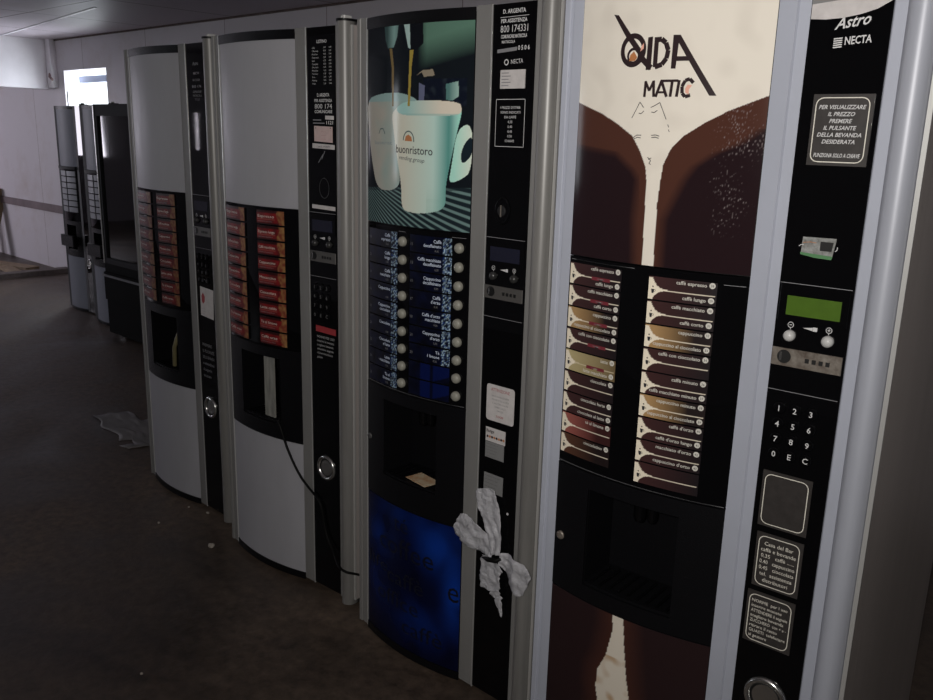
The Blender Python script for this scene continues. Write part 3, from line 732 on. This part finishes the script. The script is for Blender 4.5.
text(k, 'PER ASSISTENZA', .570, 1.617, .0085, M_WHITE, width=.08, align='c', bold=.02, eps=.0016); text(k, '800 174', .570, 1.598, .014, M_WHITE, width=.078, align='c', eps=.0016)
text(k, 'COMUNICARE', .570, 1.585, .009, M_WHITE, width=.08, align='c', bold=.02, eps=.0016)
flatpoly(k, [(.578, 1.578), (.617, 1.577), (.617, 1.566), (.578, 1.567)], M_STICKER, .0016); text(k, '1121', .598, 1.553, .010, M_WHITE, width=.03, align='c', bold=.02, eps=.0016)
stroke(k, [(.522, 1.565), (.560, 1.565)], .003, M_DIMWHITE, .0016); stroke(k, [(.522, 1.556), (.575, 1.556)], .003, M_DIMWHITE, .0016); k.build('service_lettering', cs)
k = MB(); flatpoly(k, [(.527, 1.548), (.611, 1.546), (.611, 1.500), (.527, 1.503)], M_PINK, .0018)
for a in (.535, .602):
    for b_ in (1.542,): flatpoly(k, disc((a, b_), .002, 8), M_INKB, .0022)
lines(k, ['- - - -', '- - - -', '- - - -'], .54, .60, 1.538, 1.506, M_RED, align='c', eps=.0024); k.build('sticker', cs, 'pink sticker')
k = MB(); flatpoly(k, [(.518, 1.497), (.620, 1.494), (.620, 1.480), (.518, 1.483)], M_STICKER, .0018); text(k, 'CHIAVE  E MONETE', .569, 1.485, .0055, M_INKB, width=.06, align='c', eps=.0024); k.build('sticker', cs, 'long white sticker')
k = MB(); flatpoly(k, [(.512, 1.314), (.620, 1.312), (.620, 1.300), (.512, 1.302)], M_STICKER, .0018); k.build('sticker', cs, 'thin white sticker')
k = MB(); stroke(k, [(.545, 1.44), (.565, 1.465), (.560, 1.45), (.575, 1.475)], .002, M_DIMWHITE, .0018); k.build('scratch_mark', cs); k = MB(); ring2(k, (.570, 1.365), .022, .0010, mat('faint_grey', (.08, .08, .08), .4), .0018, 20, .03); k.build('key_reader', cs)
coin_area(cs, plate=mat('dull_coin_plate', (.10, .095, .09), .45, metal=.3), knob=mat('black_button', (.03, .03, .03), .25))
keypad(cs, mat('dim_key_print', (.12, .12, .12), .5))
k = MB(); flatpoly(k, [(.520, .934), (.616, .932), (.616, .912), (.520, .914)], M_RED, .0018); k.build('sticker', cs, 'red strip sticker')
k = MB(); lines(k, ['NORME PER USO', 'inserire le monete', 'scegliere bevanda', 'attendere segnale', 'ritirare bicchiere', 'grazie'], .525, .612, .905, .825, mat('pale_grey_print', (.4, .4, .4), .5), eps=.0016, fill=.6); k.build('instruction_lettering', cs)
coin_return(cs, .562, .458)

loc, rz = place('M1')
r1 = thing('vending_machine', 'grey-panelled coffee vending machine with dull red labels, left end of the near row', 'vending machine', loc, rz, 'hot drink vending machines in the near row')
P = machine_body(r1)
red_labels(P, .85, ((.062, .220, 1.283, .838, 9), (.268, .386, 1.283, .838, 9)))
k = MB(); k.tube([(.28, .0, .575), (.305, -.010, .66), (.33, -.01, .70), (.325, .02, .75), (.32, .05, .79)], .009, mat('yellowed_hose', (.16, .14, .07), .5), 8); k.build('outlet_hose', P['bay'], 'yellowed plastic hose')
cs = P['strip']
k = MB(); text(k, 'Astro', .565, 1.752, .013, M_DIMWHITE, width=.04, align='c', shear=.3, eps=.0016); text(k, 'NECTA', .568, 1.720, .009, M_DIMWHITE, width=.04, align='c', eps=.0016)
text(k, 'PER ASSISTENZA', .568, 1.697, .008, M_DIMWHITE, width=.05, align='c', eps=.0016); text(k, '800 174', .568, 1.674, .010, M_DIMWHITE, width=.065, align='c', eps=.0016); lines(k, ['COMUNICARE', 'MATRICOLA', '1 1 2 1'], .54, .60, 1.667, 1.627, M_DIMWHITE, align='c', eps=.0016); k.build('service_lettering', cs)
coin_area(cs, plate=mat('dull_coin_plate', (.10, .095, .09), .45, metal=.3), knob=mat('black_button', (.03, .03, .03), .25))
keypad(cs, mat('faint_print', (.05, .05, .05), .5))
k = MB(); flatpoly(k, [(.522, .942), (.620, .937), (.614, .822), (.520, .828)], M_STICKER, .0018); flatpoly(k, [(.53, .905), (.543, .920), (.556, .905), (.553, .885), (.540, .875), (.532, .885)], M_RED, .0024); lines(k, ['---- ----', '---- -- ---', '-- -----'], .53, .61, .862, .832, M_GREYLBL, eps=.0024); k.build('sticker', cs, 'white sticker with a red mark')
k = MB(); lines(k, ['PREMERE', 'IL PULSANTE', 'DELLA BEVANDA', 'e attendere', 'il segnale', 'acustico'], .520, .604, .725, .575, M_DIMWHITE, eps=.0016, fill=.5); k.build('instruction_lettering', cs)
coin_return(cs, .560, .460)

# ================================================================== loose things on the machines
# black cable out of machine 2's bay, across its column, into the gap beside machine 3
cp = [(.300, .04, .575), (.325, .01, .580), (.345, -.026, .574), (.362, -.030, .548), (.374, -.027, .515), (.387, -.024, .482), (.415, -.018, .430), (.445, -.014, .392), (.478, -.008, .362), (.520, -.008, .338), (.540, -.008, .312), (.548, -.008, .280),
      (.556, -.008, .245), (.575, -.010, .205), (.605, -.014, .175), (.640, -.030, .158), (.668, -.042, .150), (.695, -.036, .142), (.710, -.012, .132), (.722, .03, .11)]
pts = [Vector(p) for p in cp]
sm = []
for i in range(len(pts) - 1):
    p0 = pts[max(i - 1, 0)]; p1 = pts[i]; p2 = pts[i + 1]; p3 = pts[min(i + 2, len(pts) - 1)]
    for j in range(4):
        t = j / 4; sm.append(.5 * ((2 * p1) + (p2 - p0) * t + (2 * p0 - 5 * p1 + 4 * p2 - p3) * t * t + (3 * p1 - p0 - 3 * p2 + p3) * t ** 3))
sm.append(pts[-1])
k = MB(); k.tube([W3('M2', *p) for p in sm], .0042, M_RUBBER, 8)
k.build('power_cable', None, 'thin black cable drooping out of a drinks bay and across the aluminium column below', 'cable')
# card on machine 3's tray
k = MB(); k.box(-.045, .045, -.028, .028, 0, .0015, M_CARD)
c3 = W3('M3', .270, .012, .5705); k.build('paper_card', None, 'small pale card with brown print lying in the bay above the blue panel', 'card', loc=c3, rz=math.radians(-8))

# torn white plastic film tied in a cross over machine 3's strip
M_FILM = mat('white_plastic_film', (.70, .70, .74), .3, spec=.6, noise_amt=.4, noise_scale=28, alpha=.74, bump=.5, bump_scale=110)
film = thing('plastic_wrap', 'torn whitish plastic film knotted into a cross over the black strip beside the blue panel', 'plastic film', W3('M3', .575, -.004, .455), math.radians(XS['M3'][2]))
def frame_y(s):
    if s < S2: return arc(max(s, S1))
    if s > .61:
        q = min(1, (s - .61) / .045); return -.004 - .022 * q * q * (3 - 2 * q)
    return -.004
def film_arm(cl, wd, seed, name='film_arm', n=40, m=16, ragged=.0, pleats=5):
    mb = MB(); vs = []; fs = []
    for i in range(n + 1):
        t = i / n; q = t * (len(cl) - 1); a = min(int(q), len(cl) - 2); f = q - a
        cx = cl[a][0] * (1 - f) + cl[a + 1][0] * f; cz = cl[a][1] * (1 - f) + cl[a + 1][1] * f
        dx, dz = cl[a + 1][0] - cl[a][0], cl[a + 1][1] - cl[a][1]; l = math.hypot(dx, dz); nx_, nz_ = -dz / l, dx / l
        w = interp(t, wd)
        for j in range(m + 1):
            u = (j / m - .5) * 2
            ww = w * (1 + ragged * noise.noise(Vector((t * 9, u, seed))))
            s = cx + nx_ * u * ww / 2; z = cz + nz_ * u * ww / 2
            fold = (.5 + .5 * math.sin(u * pleats * 1.3 + seed + 4.5 * noise.noise(Vector((t * 3, seed, 0))))) * .0035
            y = frame_y(s) - .005 - fold - .006 * abs(noise.noise(Vector((s * 60, z * 60, seed)))) - .010 * math.exp(-t * 9)
            vs.append((s - .575, y + .004, z - .455))
    for i in range(n):
        for j in range(m):
            a = i * (m + 1) + j; fs.append((a, a + 1, a + m + 2, a + m + 1))
    mb.add(vs, fs, M_FILM, smooth=True)
    o = mb.build(name, film)
    so = o.modifiers.new('s', 'SOLIDIFY'); so.thickness = .0008
film_arm([(.578, .462), (.560, .54), (.537, .60), (.527, .632)], [(0, .034), (.3, .056), (.6, .076), (.92, .070), (1, .050)], 1.3)
film_arm([(.570, .460), (.52, .480), (.465, .490), (.428, .508)], [(0, .036), (.25, .060), (.6, .088), (.88, .080), (1, .050)], 4.1)
film_arm([(.560, .448), (.556, .40), (.556, .345)], [(0, .05), (.3, .072), (1, .068)], 7.7, ragged=.25)
film_arm([(.577, .358), (.588, .33), (.600, .285)], [(0, .038), (.4, .028), (1, .004)], 9.2, ragged=.6, n=20, m=6)
film_arm([(.592, .456), (.630, .448), (.665, .434), (.698, .42)], [(0, .036), (.3, .066), (.7, .096), (.92, .088), (1, .06)], 2.6)
k = MB(); k.tube([(-.045, -.012, -.018), (-.015, -.024, -.010), (.012, -.024, -.004), (.022, -.014, .001)], [.003, .007, .007, .004], M_RUBBER, 8); k.build('knot', film, 'dark knot of tape')

# ================================================================== far machines
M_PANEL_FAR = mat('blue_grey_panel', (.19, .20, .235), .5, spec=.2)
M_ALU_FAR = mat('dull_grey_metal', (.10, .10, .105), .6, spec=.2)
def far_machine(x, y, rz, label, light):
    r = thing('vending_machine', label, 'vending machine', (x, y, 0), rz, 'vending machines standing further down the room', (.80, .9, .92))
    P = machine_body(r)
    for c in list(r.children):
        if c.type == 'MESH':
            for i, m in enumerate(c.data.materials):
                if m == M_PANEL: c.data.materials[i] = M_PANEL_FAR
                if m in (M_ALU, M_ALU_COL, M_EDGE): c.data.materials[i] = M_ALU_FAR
    for s0, s1, n in ((.085, .235, 7), (.262, .41, 7)):
        p = (1.27 - .90) / n
        for i in range(n):
            z1 = 1.27 - i * p; k = MB(); arc_slab(k, s0, s1, z1 - p + .009, z1, mat('pale_grey_label', (.27, .28, .31), .4), .005, n=5); k.build('drink_label', P['select'])
    k = MB(); arc_slab(k, S1, S2, 1.285, 1.31, M_DOOR, .02); k.build('canopy', P['select'])
    k = MB(); k.box(.10, .40, -.075, -.045, .60, .70, M_MATTE, .01); k.build('flap', P['bay'])
    coin_return(P['strip'])
    return r
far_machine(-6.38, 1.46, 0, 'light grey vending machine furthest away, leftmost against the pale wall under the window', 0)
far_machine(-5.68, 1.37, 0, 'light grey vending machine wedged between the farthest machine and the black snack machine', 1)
g = thing('snack_machine', 'black glass-fronted snack machine standing behind the left end of the near row', 'vending machine', (-5.08, 1.2, 0), 0)
k = MB(); k.box(0, .82, .05, .72, .05, 1.68, M_DOOR); k.build('cabinet', g)
M_DARKF = mat('charcoal_frame', (.02, .02, .022), .7, spec=.1)
k = MB()
for a in ((0, .82, 1.60, 1.68), (0, .82, .56, .60), (0, .04, .60, 1.60), (.60, .82, .60, 1.60)): k.box(a[0], a[1], 0, .05, a[2], a[3], M_DARKF)
k.box(0, .006, -.006, 0, .56, 1.68, M_EDGE); k.build('door_frame', g)
k = MB(); k.box(.04, .60, .015, .02, .60, 1.60, mat('dark_shop_glass', (.01, .01, .01), .04, spec=.7)); k.build('glass_pane', g)
for i in range(4):
    k = MB(); k.box(.05, .59, .022, .05, .72 + i * .22, .735 + i * .22, M_DARKF); k.build('shelf', g)
k = MB(); k.box(.02, .80, -.03, .05, .30, .50, mat('dull_black_metal', (.006, .006, .006), .8, spec=.05), .02); k.box(.03, .79, -.036, -.028, .47, .485, mat('grey_flap_edge', (.12, .12, .13), .4)); k.build('delivery_flap', g)
k = MB(); k.box(0, .82, .0, .05, .04, .56, mat('dull_black_metal', (.006, .006, .006), .8, spec=.05)); k.build('lower_panel', g)
k = MB(); k.box(.66, .76, -.006, .0, 1.1, 1.4, M_BLACK); k.build('keypad_panel', g)
for x in (.06, .76):
    for y in (.1, .66): k = MB(); k.lathe((x, y, 0), (0, 0, 1), [(.02, 0), (.02, .052)], M_RUBBER, 10); k.build('foot', g)

# ================================================================== the room
H = 2.36; YB = 2.23; YF = -3.6; XL = -13.; XR = 3.4
def struct(name, mb, **kw): return mb.build(name, kind='structure', **kw)
def floor_mat():
    m = bpy.data.materials.new('dirty_concrete'); m.use_nodes = True; nt = m.node_tree; N = nt.nodes; L = nt.links; p = N['Principled BSDF']
    tc = N.new('ShaderNodeTexCoord')
    n1 = N.new('ShaderNodeTexNoise'); n1.inputs['Scale'].default_value = 1.1; n1.inputs['Detail'].default_value = 9; n1.inputs['Roughness'].default_value = .68; n1.inputs['Distortion'].default_value = .6
    n2 = N.new('ShaderNodeTexNoise'); n2.inputs['Scale'].default_value = 26; n2.inputs['Detail'].default_value = 6; n2.inputs['Roughness'].default_value = .7
    L.new(tc.outputs['Object'], n1.inputs['Vector']); L.new(tc.outputs['Object'], n2.inputs['Vector'])
    cr = N.new('ShaderNodeValToRGB'); e = cr.color_ramp.elements
    e[0].position = .33; e[0].color = (.022, .015, .011, 1); e[1].position = .68; e[1].color = (.125, .090, .066, 1)
    L.new(n1.outputs['Fac'], cr.inputs['Fac'])
    c2 = N.new('ShaderNodeMapRange'); c2.inputs['From Min'].default_value = .3; c2.inputs['From Max'].default_value = .75; c2.inputs['To Min'].default_value = .5; c2.inputs['To Max'].default_value = 1.5
    L.new(n2.outputs['Fac'], c2.inputs['Value'])
    mx = N.new('ShaderNodeVectorMath'); mx.operation = 'SCALE'; L.new(cr.outputs['Color'], mx.inputs[0]); L.new(c2.outputs[0], mx.inputs['Scale'])
    L.new(mx.outputs[0], p.inputs['Base Color'])
    r = N.new('ShaderNodeMapRange'); r.inputs['From Min'].default_value = .35; r.inputs['From Max'].default_value = .65; r.inputs['To Min'].default_value = .38; r.inputs['To Max'].default_value = .7
    L.new(n1.outputs['Fac'], r.inputs['Value']); L.new(r.outputs[0], p.inputs['Roughness'])
    b = N.new('ShaderNodeBump'); b.inputs['Strength'].default_value = .25; b.inputs['Distance'].default_value = .01; L.new(n2.outputs['Fac'], b.inputs['Height']); L.new(b.outputs[0], p.inputs['Normal'])
    return m
def panel_mat(name, base, seam, sx, sy, rough, axes, stain=(.3, .25, .2), stain_amt=.4, mortar=.006, off=.0):
    m = bpy.data.materials.new(name); m.use_nodes = True; nt = m.node_tree; N = nt.nodes; L = nt.links; p = N['Principled BSDF']
    tc = N.new('ShaderNodeTexCoord'); sp = N.new('ShaderNodeSeparateXYZ'); cb = N.new('ShaderNodeCombineXYZ')
    L.new(tc.outputs['Object'], sp.inputs[0]); L.new(sp.outputs[axes[0]], cb.inputs[0]); L.new(sp.outputs[axes[1]], cb.inputs[1])
    br = N.new('ShaderNodeTexBrick'); br.offset = off; br.inputs['Scale'].default_value = 1; br.inputs['Brick Width'].default_value = sx; br.inputs['Row Height'].default_value = sy
    br.inputs['Mortar Size'].default_value = mortar; br.inputs['Mortar Smooth'].default_value = .3
    br.inputs['Color1'].default_value = base + (1,); br.inputs['Color2'].default_value = tuple(v * .93 for v in base) + (1,); br.inputs['Mortar'].default_value = seam + (1,)
    L.new(cb.outputs[0], br.inputs['Vector'])
    n = N.new('ShaderNodeTexNoise'); n.inputs['Scale'].default_value = 1.6; n.inputs['Detail'].default_value = 8; n.inputs['Roughness'].default_value = .7; L.new(tc.outputs['Object'], n.inputs['Vector'])
    r = N.new('ShaderNodeMapRange'); r.inputs['From Min'].default_value = .52; r.inputs['From Max'].default_value = .78; r.inputs['To Max'].default_value = stain_amt
    L.new(n.outputs['Fac'], r.inputs['Value'])
    mx = N.new('ShaderNodeMix'); mx.data_type = 'RGBA'; L.new(r.outputs[0], mx.inputs[0]); L.new(br.outputs['Color'], mx.inputs[6]); mx.inputs[7].default_value = stain + (1,)
    L.new(mx.outputs[2], p.inputs['Base Color']); p.inputs['Roughness'].default_value = rough
    b = N.new('ShaderNodeBump'); b.inputs['Strength'].default_value = .2; b.inputs['Distance'].default_value = .02; L.new(n.outputs['Fac'], b.inputs['Height']); L.new(b.outputs[0], p.inputs['Normal'])
    return m
M_FLOOR = floor_mat()
M_CEIL = panel_mat('painted_ceiling_panels', (.48, .42, .47), (.08, .055, .055), 1.22, 1.22, .5, (0, 1), mortar=.010)
M_WALL = panel_mat('stained_wall_panels', (.56, .53, .56), (.2, .16, .15), 1.25, 5., .6, (0, 2), stain=(.38, .30, .26), stain_amt=.55, mortar=.004)
M_WALL2 = mat('plain_plaster', (.50, .47, .50), .7, noise_amt=.15, noise_scale=3, bump=.1, bump_scale=30)
k = MB(); k.box(XL, XR, YF, YB, -.1, 0, M_FLOOR); struct('floor', k)
k = MB(); k.box(XL, XR, YF, YB, H, H + .1, M_CEIL); struct('ceiling', k)
WX0, WX1, WZ0, WZ1 = -7.95, -7.03, 1.05, 2.06
k = MB()
for a in ((XL, WX0, 0, H), (WX1, XR, 0, H), (WX0, WX1, 0, WZ0), (WX0, WX1, WZ1, H)): k.box(a[0], a[1], YB, YB + .12, a[2], a[3], M_WALL)
struct('wall_back', k)
k = MB(); fw = mat('white_window_frame', (.6, .6, .62), .4)
for a in ((WX1 - .03, WX1, WZ0, WZ1), (WX0, WX1, WZ0, WZ0 + .04)): k.box(a[0], a[1], YB + .07, YB + .11, a[2], a[3], fw)
wo = struct('window_1', k)
k = MB(); k.box(-8.05, -6.9, YB + .19, YB + .27, 1.955, 2.02, mat('blue_grey_shutter', (.20, .24, .34), .5)); k.build('shutter_box', wo)
# front wall with a small window and a narrow opening, opposite the machines
F1 = (-8.77, -8.69, 1.28, 1.72); F2 = (-6.9, -5.7, 1.0, 2.0)
k = MB()
for a in ((XL, F1[0], 0, H), (F1[0], F1[1], 0, F1[2]), (F1[0], F1[1], F1[3], H), (F1[1], F2[0], 0, H), (F2[0], F2[1], 0, F2[2]), (F2[0], F2[1], F2[3], H), (F2[1], XR, 0, H)):
    k.box(a[0], a[1], YF - .25, YF, a[2], a[3], M_WALL2)
struct('wall_front', k)
k = MB(); k.box(F2[0], F2[0] + .05, YF - .2, YF - .14, F2[2], F2[3], fw); k.box(F2[1] - .05, F2[1], YF - .2, YF - .14, F2[2], F2[3], fw); k.box(F2[0], F2[1], YF - .2, YF - .14, F2[2], F2[2] + .05, fw); struct('window_2', k)
k = MB(); k.box(F1[0], F1[1], YF - .2, YF - .16, F1[2], F1[2] + .02, fw); w3 = struct('window_3', k)
k = MB(); k.box(F1[0], F1[1], YF - .12, YF - .11, F1[2], F1[3], mat('glowing_slit_pane', (.8, .8, .8), .5, emit=(.95, .97, 1, 45))); k.build('pane', w3)  # glowing pane added in the slit, standing in for bright sky behind it
k = MB(); k.box(XR, XR + .2, YF, YB, 0, H, M_WALL2); struct('wall_right', k)
k = MB(); k.box(XL - .2, XL, YF, YB, 0, H, M_WALL2); struct('wall_left', k)
k = MB(); k.box(-8.40, -8.2, YF, YB, 1.885, H, mat('white_beam_paint', (.82, .79, .82), .6, noise_amt=.12, noise_scale=4)); struct('trim_1', k)
k = MB(); k.box(-8.30, -8.16, YF, YB, 0, .05, mat('dusty_threshold', (.16, .13, .12), .8, noise_amt=.5, noise_scale=12)); struct('trim_2', k)
k = MB(); k.box(XL, -8.2, YB - .02, YB, .62, .70, mat('brown_wall_stripe', (.20, .15, .16), .7, noise_amt=.4, noise_scale=5)); struct('trim_3', k)
k = MB(); k.box(-8.2, -8.10, YB - .06, YB, 1.9, H, mat('white_beam_paint', (.82, .79, .82), .6)); t4 = struct('trim_4', k)

k = MB(); k.box(-8.2, XR, YB - .012, YB, H - .014, H, mat('grimy_joint', (.13, .09, .08), .8, noise_amt=.6, noise_scale=9)); struct('trim_5', k)
k = MB(); k.box(-1.45, 1.45, -.012, .012, H - .006, H, mat('pale_glint_strip', (.75, .72, .76), .4)); struct('ceiling_glint', k, loc=(-6.78, 1.575, 0), rz=math.atan2(-.37, 2.88))  # thin pale strip added to imitate a light reflection between the ceiling panels
# pipe lump on the beam corner
k = MB(); k.tube([(-8.14, 2.17, 2.03), (-8.10, 2.15, 2.0), (-8.04, 2.15, 1.97)], .012, mat('rusty_pipe', (.2, .12, .12), .6), 8); k.build('pipe_stub', t4)
k = MB(); k.tube([(-7.86, YB - .02, 1.86), (-7.86, YB - .02, 1.0)], .006, M_RUBBER, 6); k.build('window_rod', None, 'thin dark upright rod in front of the bright window', 'rod')

# ------------------------------------------------------------------ floor litter
M_WOOD = mat('raw_plank', (.34, .25, .16), .7, noise_amt=.45, noise_scale=8, stretch=(1, 6, 6))
def plank(label, loc, dims, rot, name='plank', group='planks dumped beyond the threshold'):
    mb = MB(); l, w, h = dims; mb.box(-l / 2, l / 2, -w / 2, w / 2, 0, h, M_WOOD, min(.004, h / 3))
    o = mb.build(name, None, label, 'plank', group, loc=loc); o.rotation_euler = rot; return o
plank('wooden board lying flat near the pale wall beyond the threshold', (-9.0, 1.92, .0), (.75, .16, .025), (0, 0, .25))
plank('shorter wooden board lying just behind the threshold', (-8.62, 1.78, .0), (.5, .12, .03), (0, 0, -.1))
plank('upright plank leaning on the pale wall, at the left edge', (-9.92, 1.98, .0), (.04, .18, .82), (-.28, 0, .2))
plank('second leaning plank, behind the one at the left edge', (-10.2, 2.00, .0), (.04, .16, .9), (-.25, 0, -.1))
# crumpled pale sheet beside machine 1
k = MB(); n = 18; vs = []; fs = []
for i in range(n + 1):
    for j in range(n + 1):
        u = i / n; v = j / n
        x = -3.33 + .62 * u + .10 * (v - .5) + .03 * nz(u, v, 3, 3); y = .30 + .22 * v - .10 * u + .04 * nz(u, v, 4, 6)
        vs.append((x, y, .003 + .012 * abs(nz(u, v, 5, 8))))
for i in range(n):
    for j in range(n):
        if (i < 5 and j > 13) or (i > 13 and j < 4 and i < 16): continue
        a = i * (n + 1) + j; fs.append((a, a + n + 1, a + n + 2, a + 1))
k.add(vs, fs, mat('dusty_sheet', (.20, .19, .19), .6, noise_amt=.3, noise_scale=10), smooth=True)
o = k.build('plastic_sheet', None, 'crumpled dusty grey sheet lying on the floor by the leftmost near machine', 'sheet'); o.modifiers.new('s', 'SOLIDIFY').thickness = .001
# crumbs
M_CRUMB = mat('plaster_crumb', (.42, .38, .33), .8, noise_amt=.3, noise_scale=100)
def crumb(x, y, r, label):
    mb = MB(); vs = []; fs = []; n = 9; mm = 5
    for i in range(mm + 1):
        a = PI * i / mm
        for j in range(n):
            b = 2 * PI * j / n; d = Vector((math.sin(a) * math.cos(b), math.sin(a) * math.sin(b), math.cos(a))); q = r * (1 + .4 * noise.noise(d * 1.7 + Vector((x * 9, y * 9, 0))))
            vs.append((d.x * q, d.y * q * .8, r * .5 + d.z * q * .55))
    for i in range(mm):
        for j in range(n): fs.append((i * n + j, i * n + (j + 1) % n, (i + 1) * n + (j + 1) % n, (i + 1) * n + j))
    mb.add(vs, fs, M_CRUMB); mb.build('plaster_crumb', None, label, 'debris', 'plaster crumbs on the floor', loc=(x, y, 0))
crumb(-1.95, .06, .006, 'small pale crumb below the grey panel of the leftmost near machine')
crumb(-1.845, .085, .008, 'pale crumb at the foot of the leftmost near machine beside its black strip')
crumb(-1.575, -.06, .014, 'largest pale crumb on the floor below the gap between the two grey machines')
crumb(-1.90, -.10, .006, 'tiny crumb on the open floor left of the largest crumb')
crumb(-3.55, -.35, .008, 'lone pale crumb far out on the floor at the left')
crumb(-1.02, -.62, .005, 'tiny crumb on the near brown floor')

# ------------------------------------------------------------------ light
def area(name, loc, target, sx, sy, power, color=(1, 1, 1), spread=180):
    l = bpy.data.lights.new(name, 'AREA'); l.shape = 'RECTANGLE'; l.size = sx; l.size_y = sy; l.energy = power; l.color = color; l.spread = math.radians(spread)
    o = bpy.data.objects.new(name, l); COL.objects.link(o); o.location = loc
    o.rotation_euler = (Vector(target) - Vector(loc)).to_track_quat('-Z', 'Y').to_euler(); return o
area('torch_light', (1.18, -1.95, 1.72), (-.35, 0, 1.62), .06, .06, 18.5, (1, .96, .91), 130)
area('window_daylight', (-7.49, YB + .5, 1.6), (-7.3, -1, .6), 1.2, 1.2, 55, (.86, .92, 1))
area('front_window_daylight', (-6.3, YF - .3, 1.55), (-6.2, 2, .4), 1.15, .95, 10, (.86, .9, 1))
area('side_daylight', (-11.9, -1.2, 1.7), (-9, 2.0, 1.2), 1.5, 1.2, 60, (.92, .88, 1))
w = bpy.data.worlds.new('sky'); bpy.context.scene.world = w; w.use_nodes = True
w.node_tree.nodes['Background'].inputs[0].default_value = (.88, .95, 1, 1); w.node_tree.nodes['Background'].inputs[1].default_value = 2.5

# ------------------------------------------------------------------ camera
F_PX = 857.9901
yaw, pit, rol = math.radians(47.4906), math.radians(13.9753), math.radians(1.5556)
fwd = Vector((-math.cos(yaw) * math.cos(pit), math.sin(yaw) * math.cos(pit), -math.sin(pit)))
rt = fwd.cross(Vector((0, 0, 1))).normalized(); up = rt.cross(fwd)
R2 = math.cos(rol) * rt + math.sin(rol) * up; U2 = -math.sin(rol) * rt + math.cos(rol) * up
cd = bpy.data.cameras.new('camera'); cam = bpy.data.objects.new('camera', cd); COL.objects.link(cam)
cd.sensor_fit = 'HORIZONTAL'; cd.sensor_width = 36; cd.lens = F_PX * 36 / 933; cd.clip_start = .02
Mx = Matrix((R2, U2, -fwd)).transposed().to_4x4(); Mx.translation = Vector((1.1169, -1.6031, 1.5291)); cam.matrix_world = Mx
sc = bpy.context.scene; sc.camera = cam
sc.view_settings.view_transform = 'Standard'; sc.view_settings.look = 'None'; sc.view_settings.exposure = 0; sc.view_settings.gamma = 1
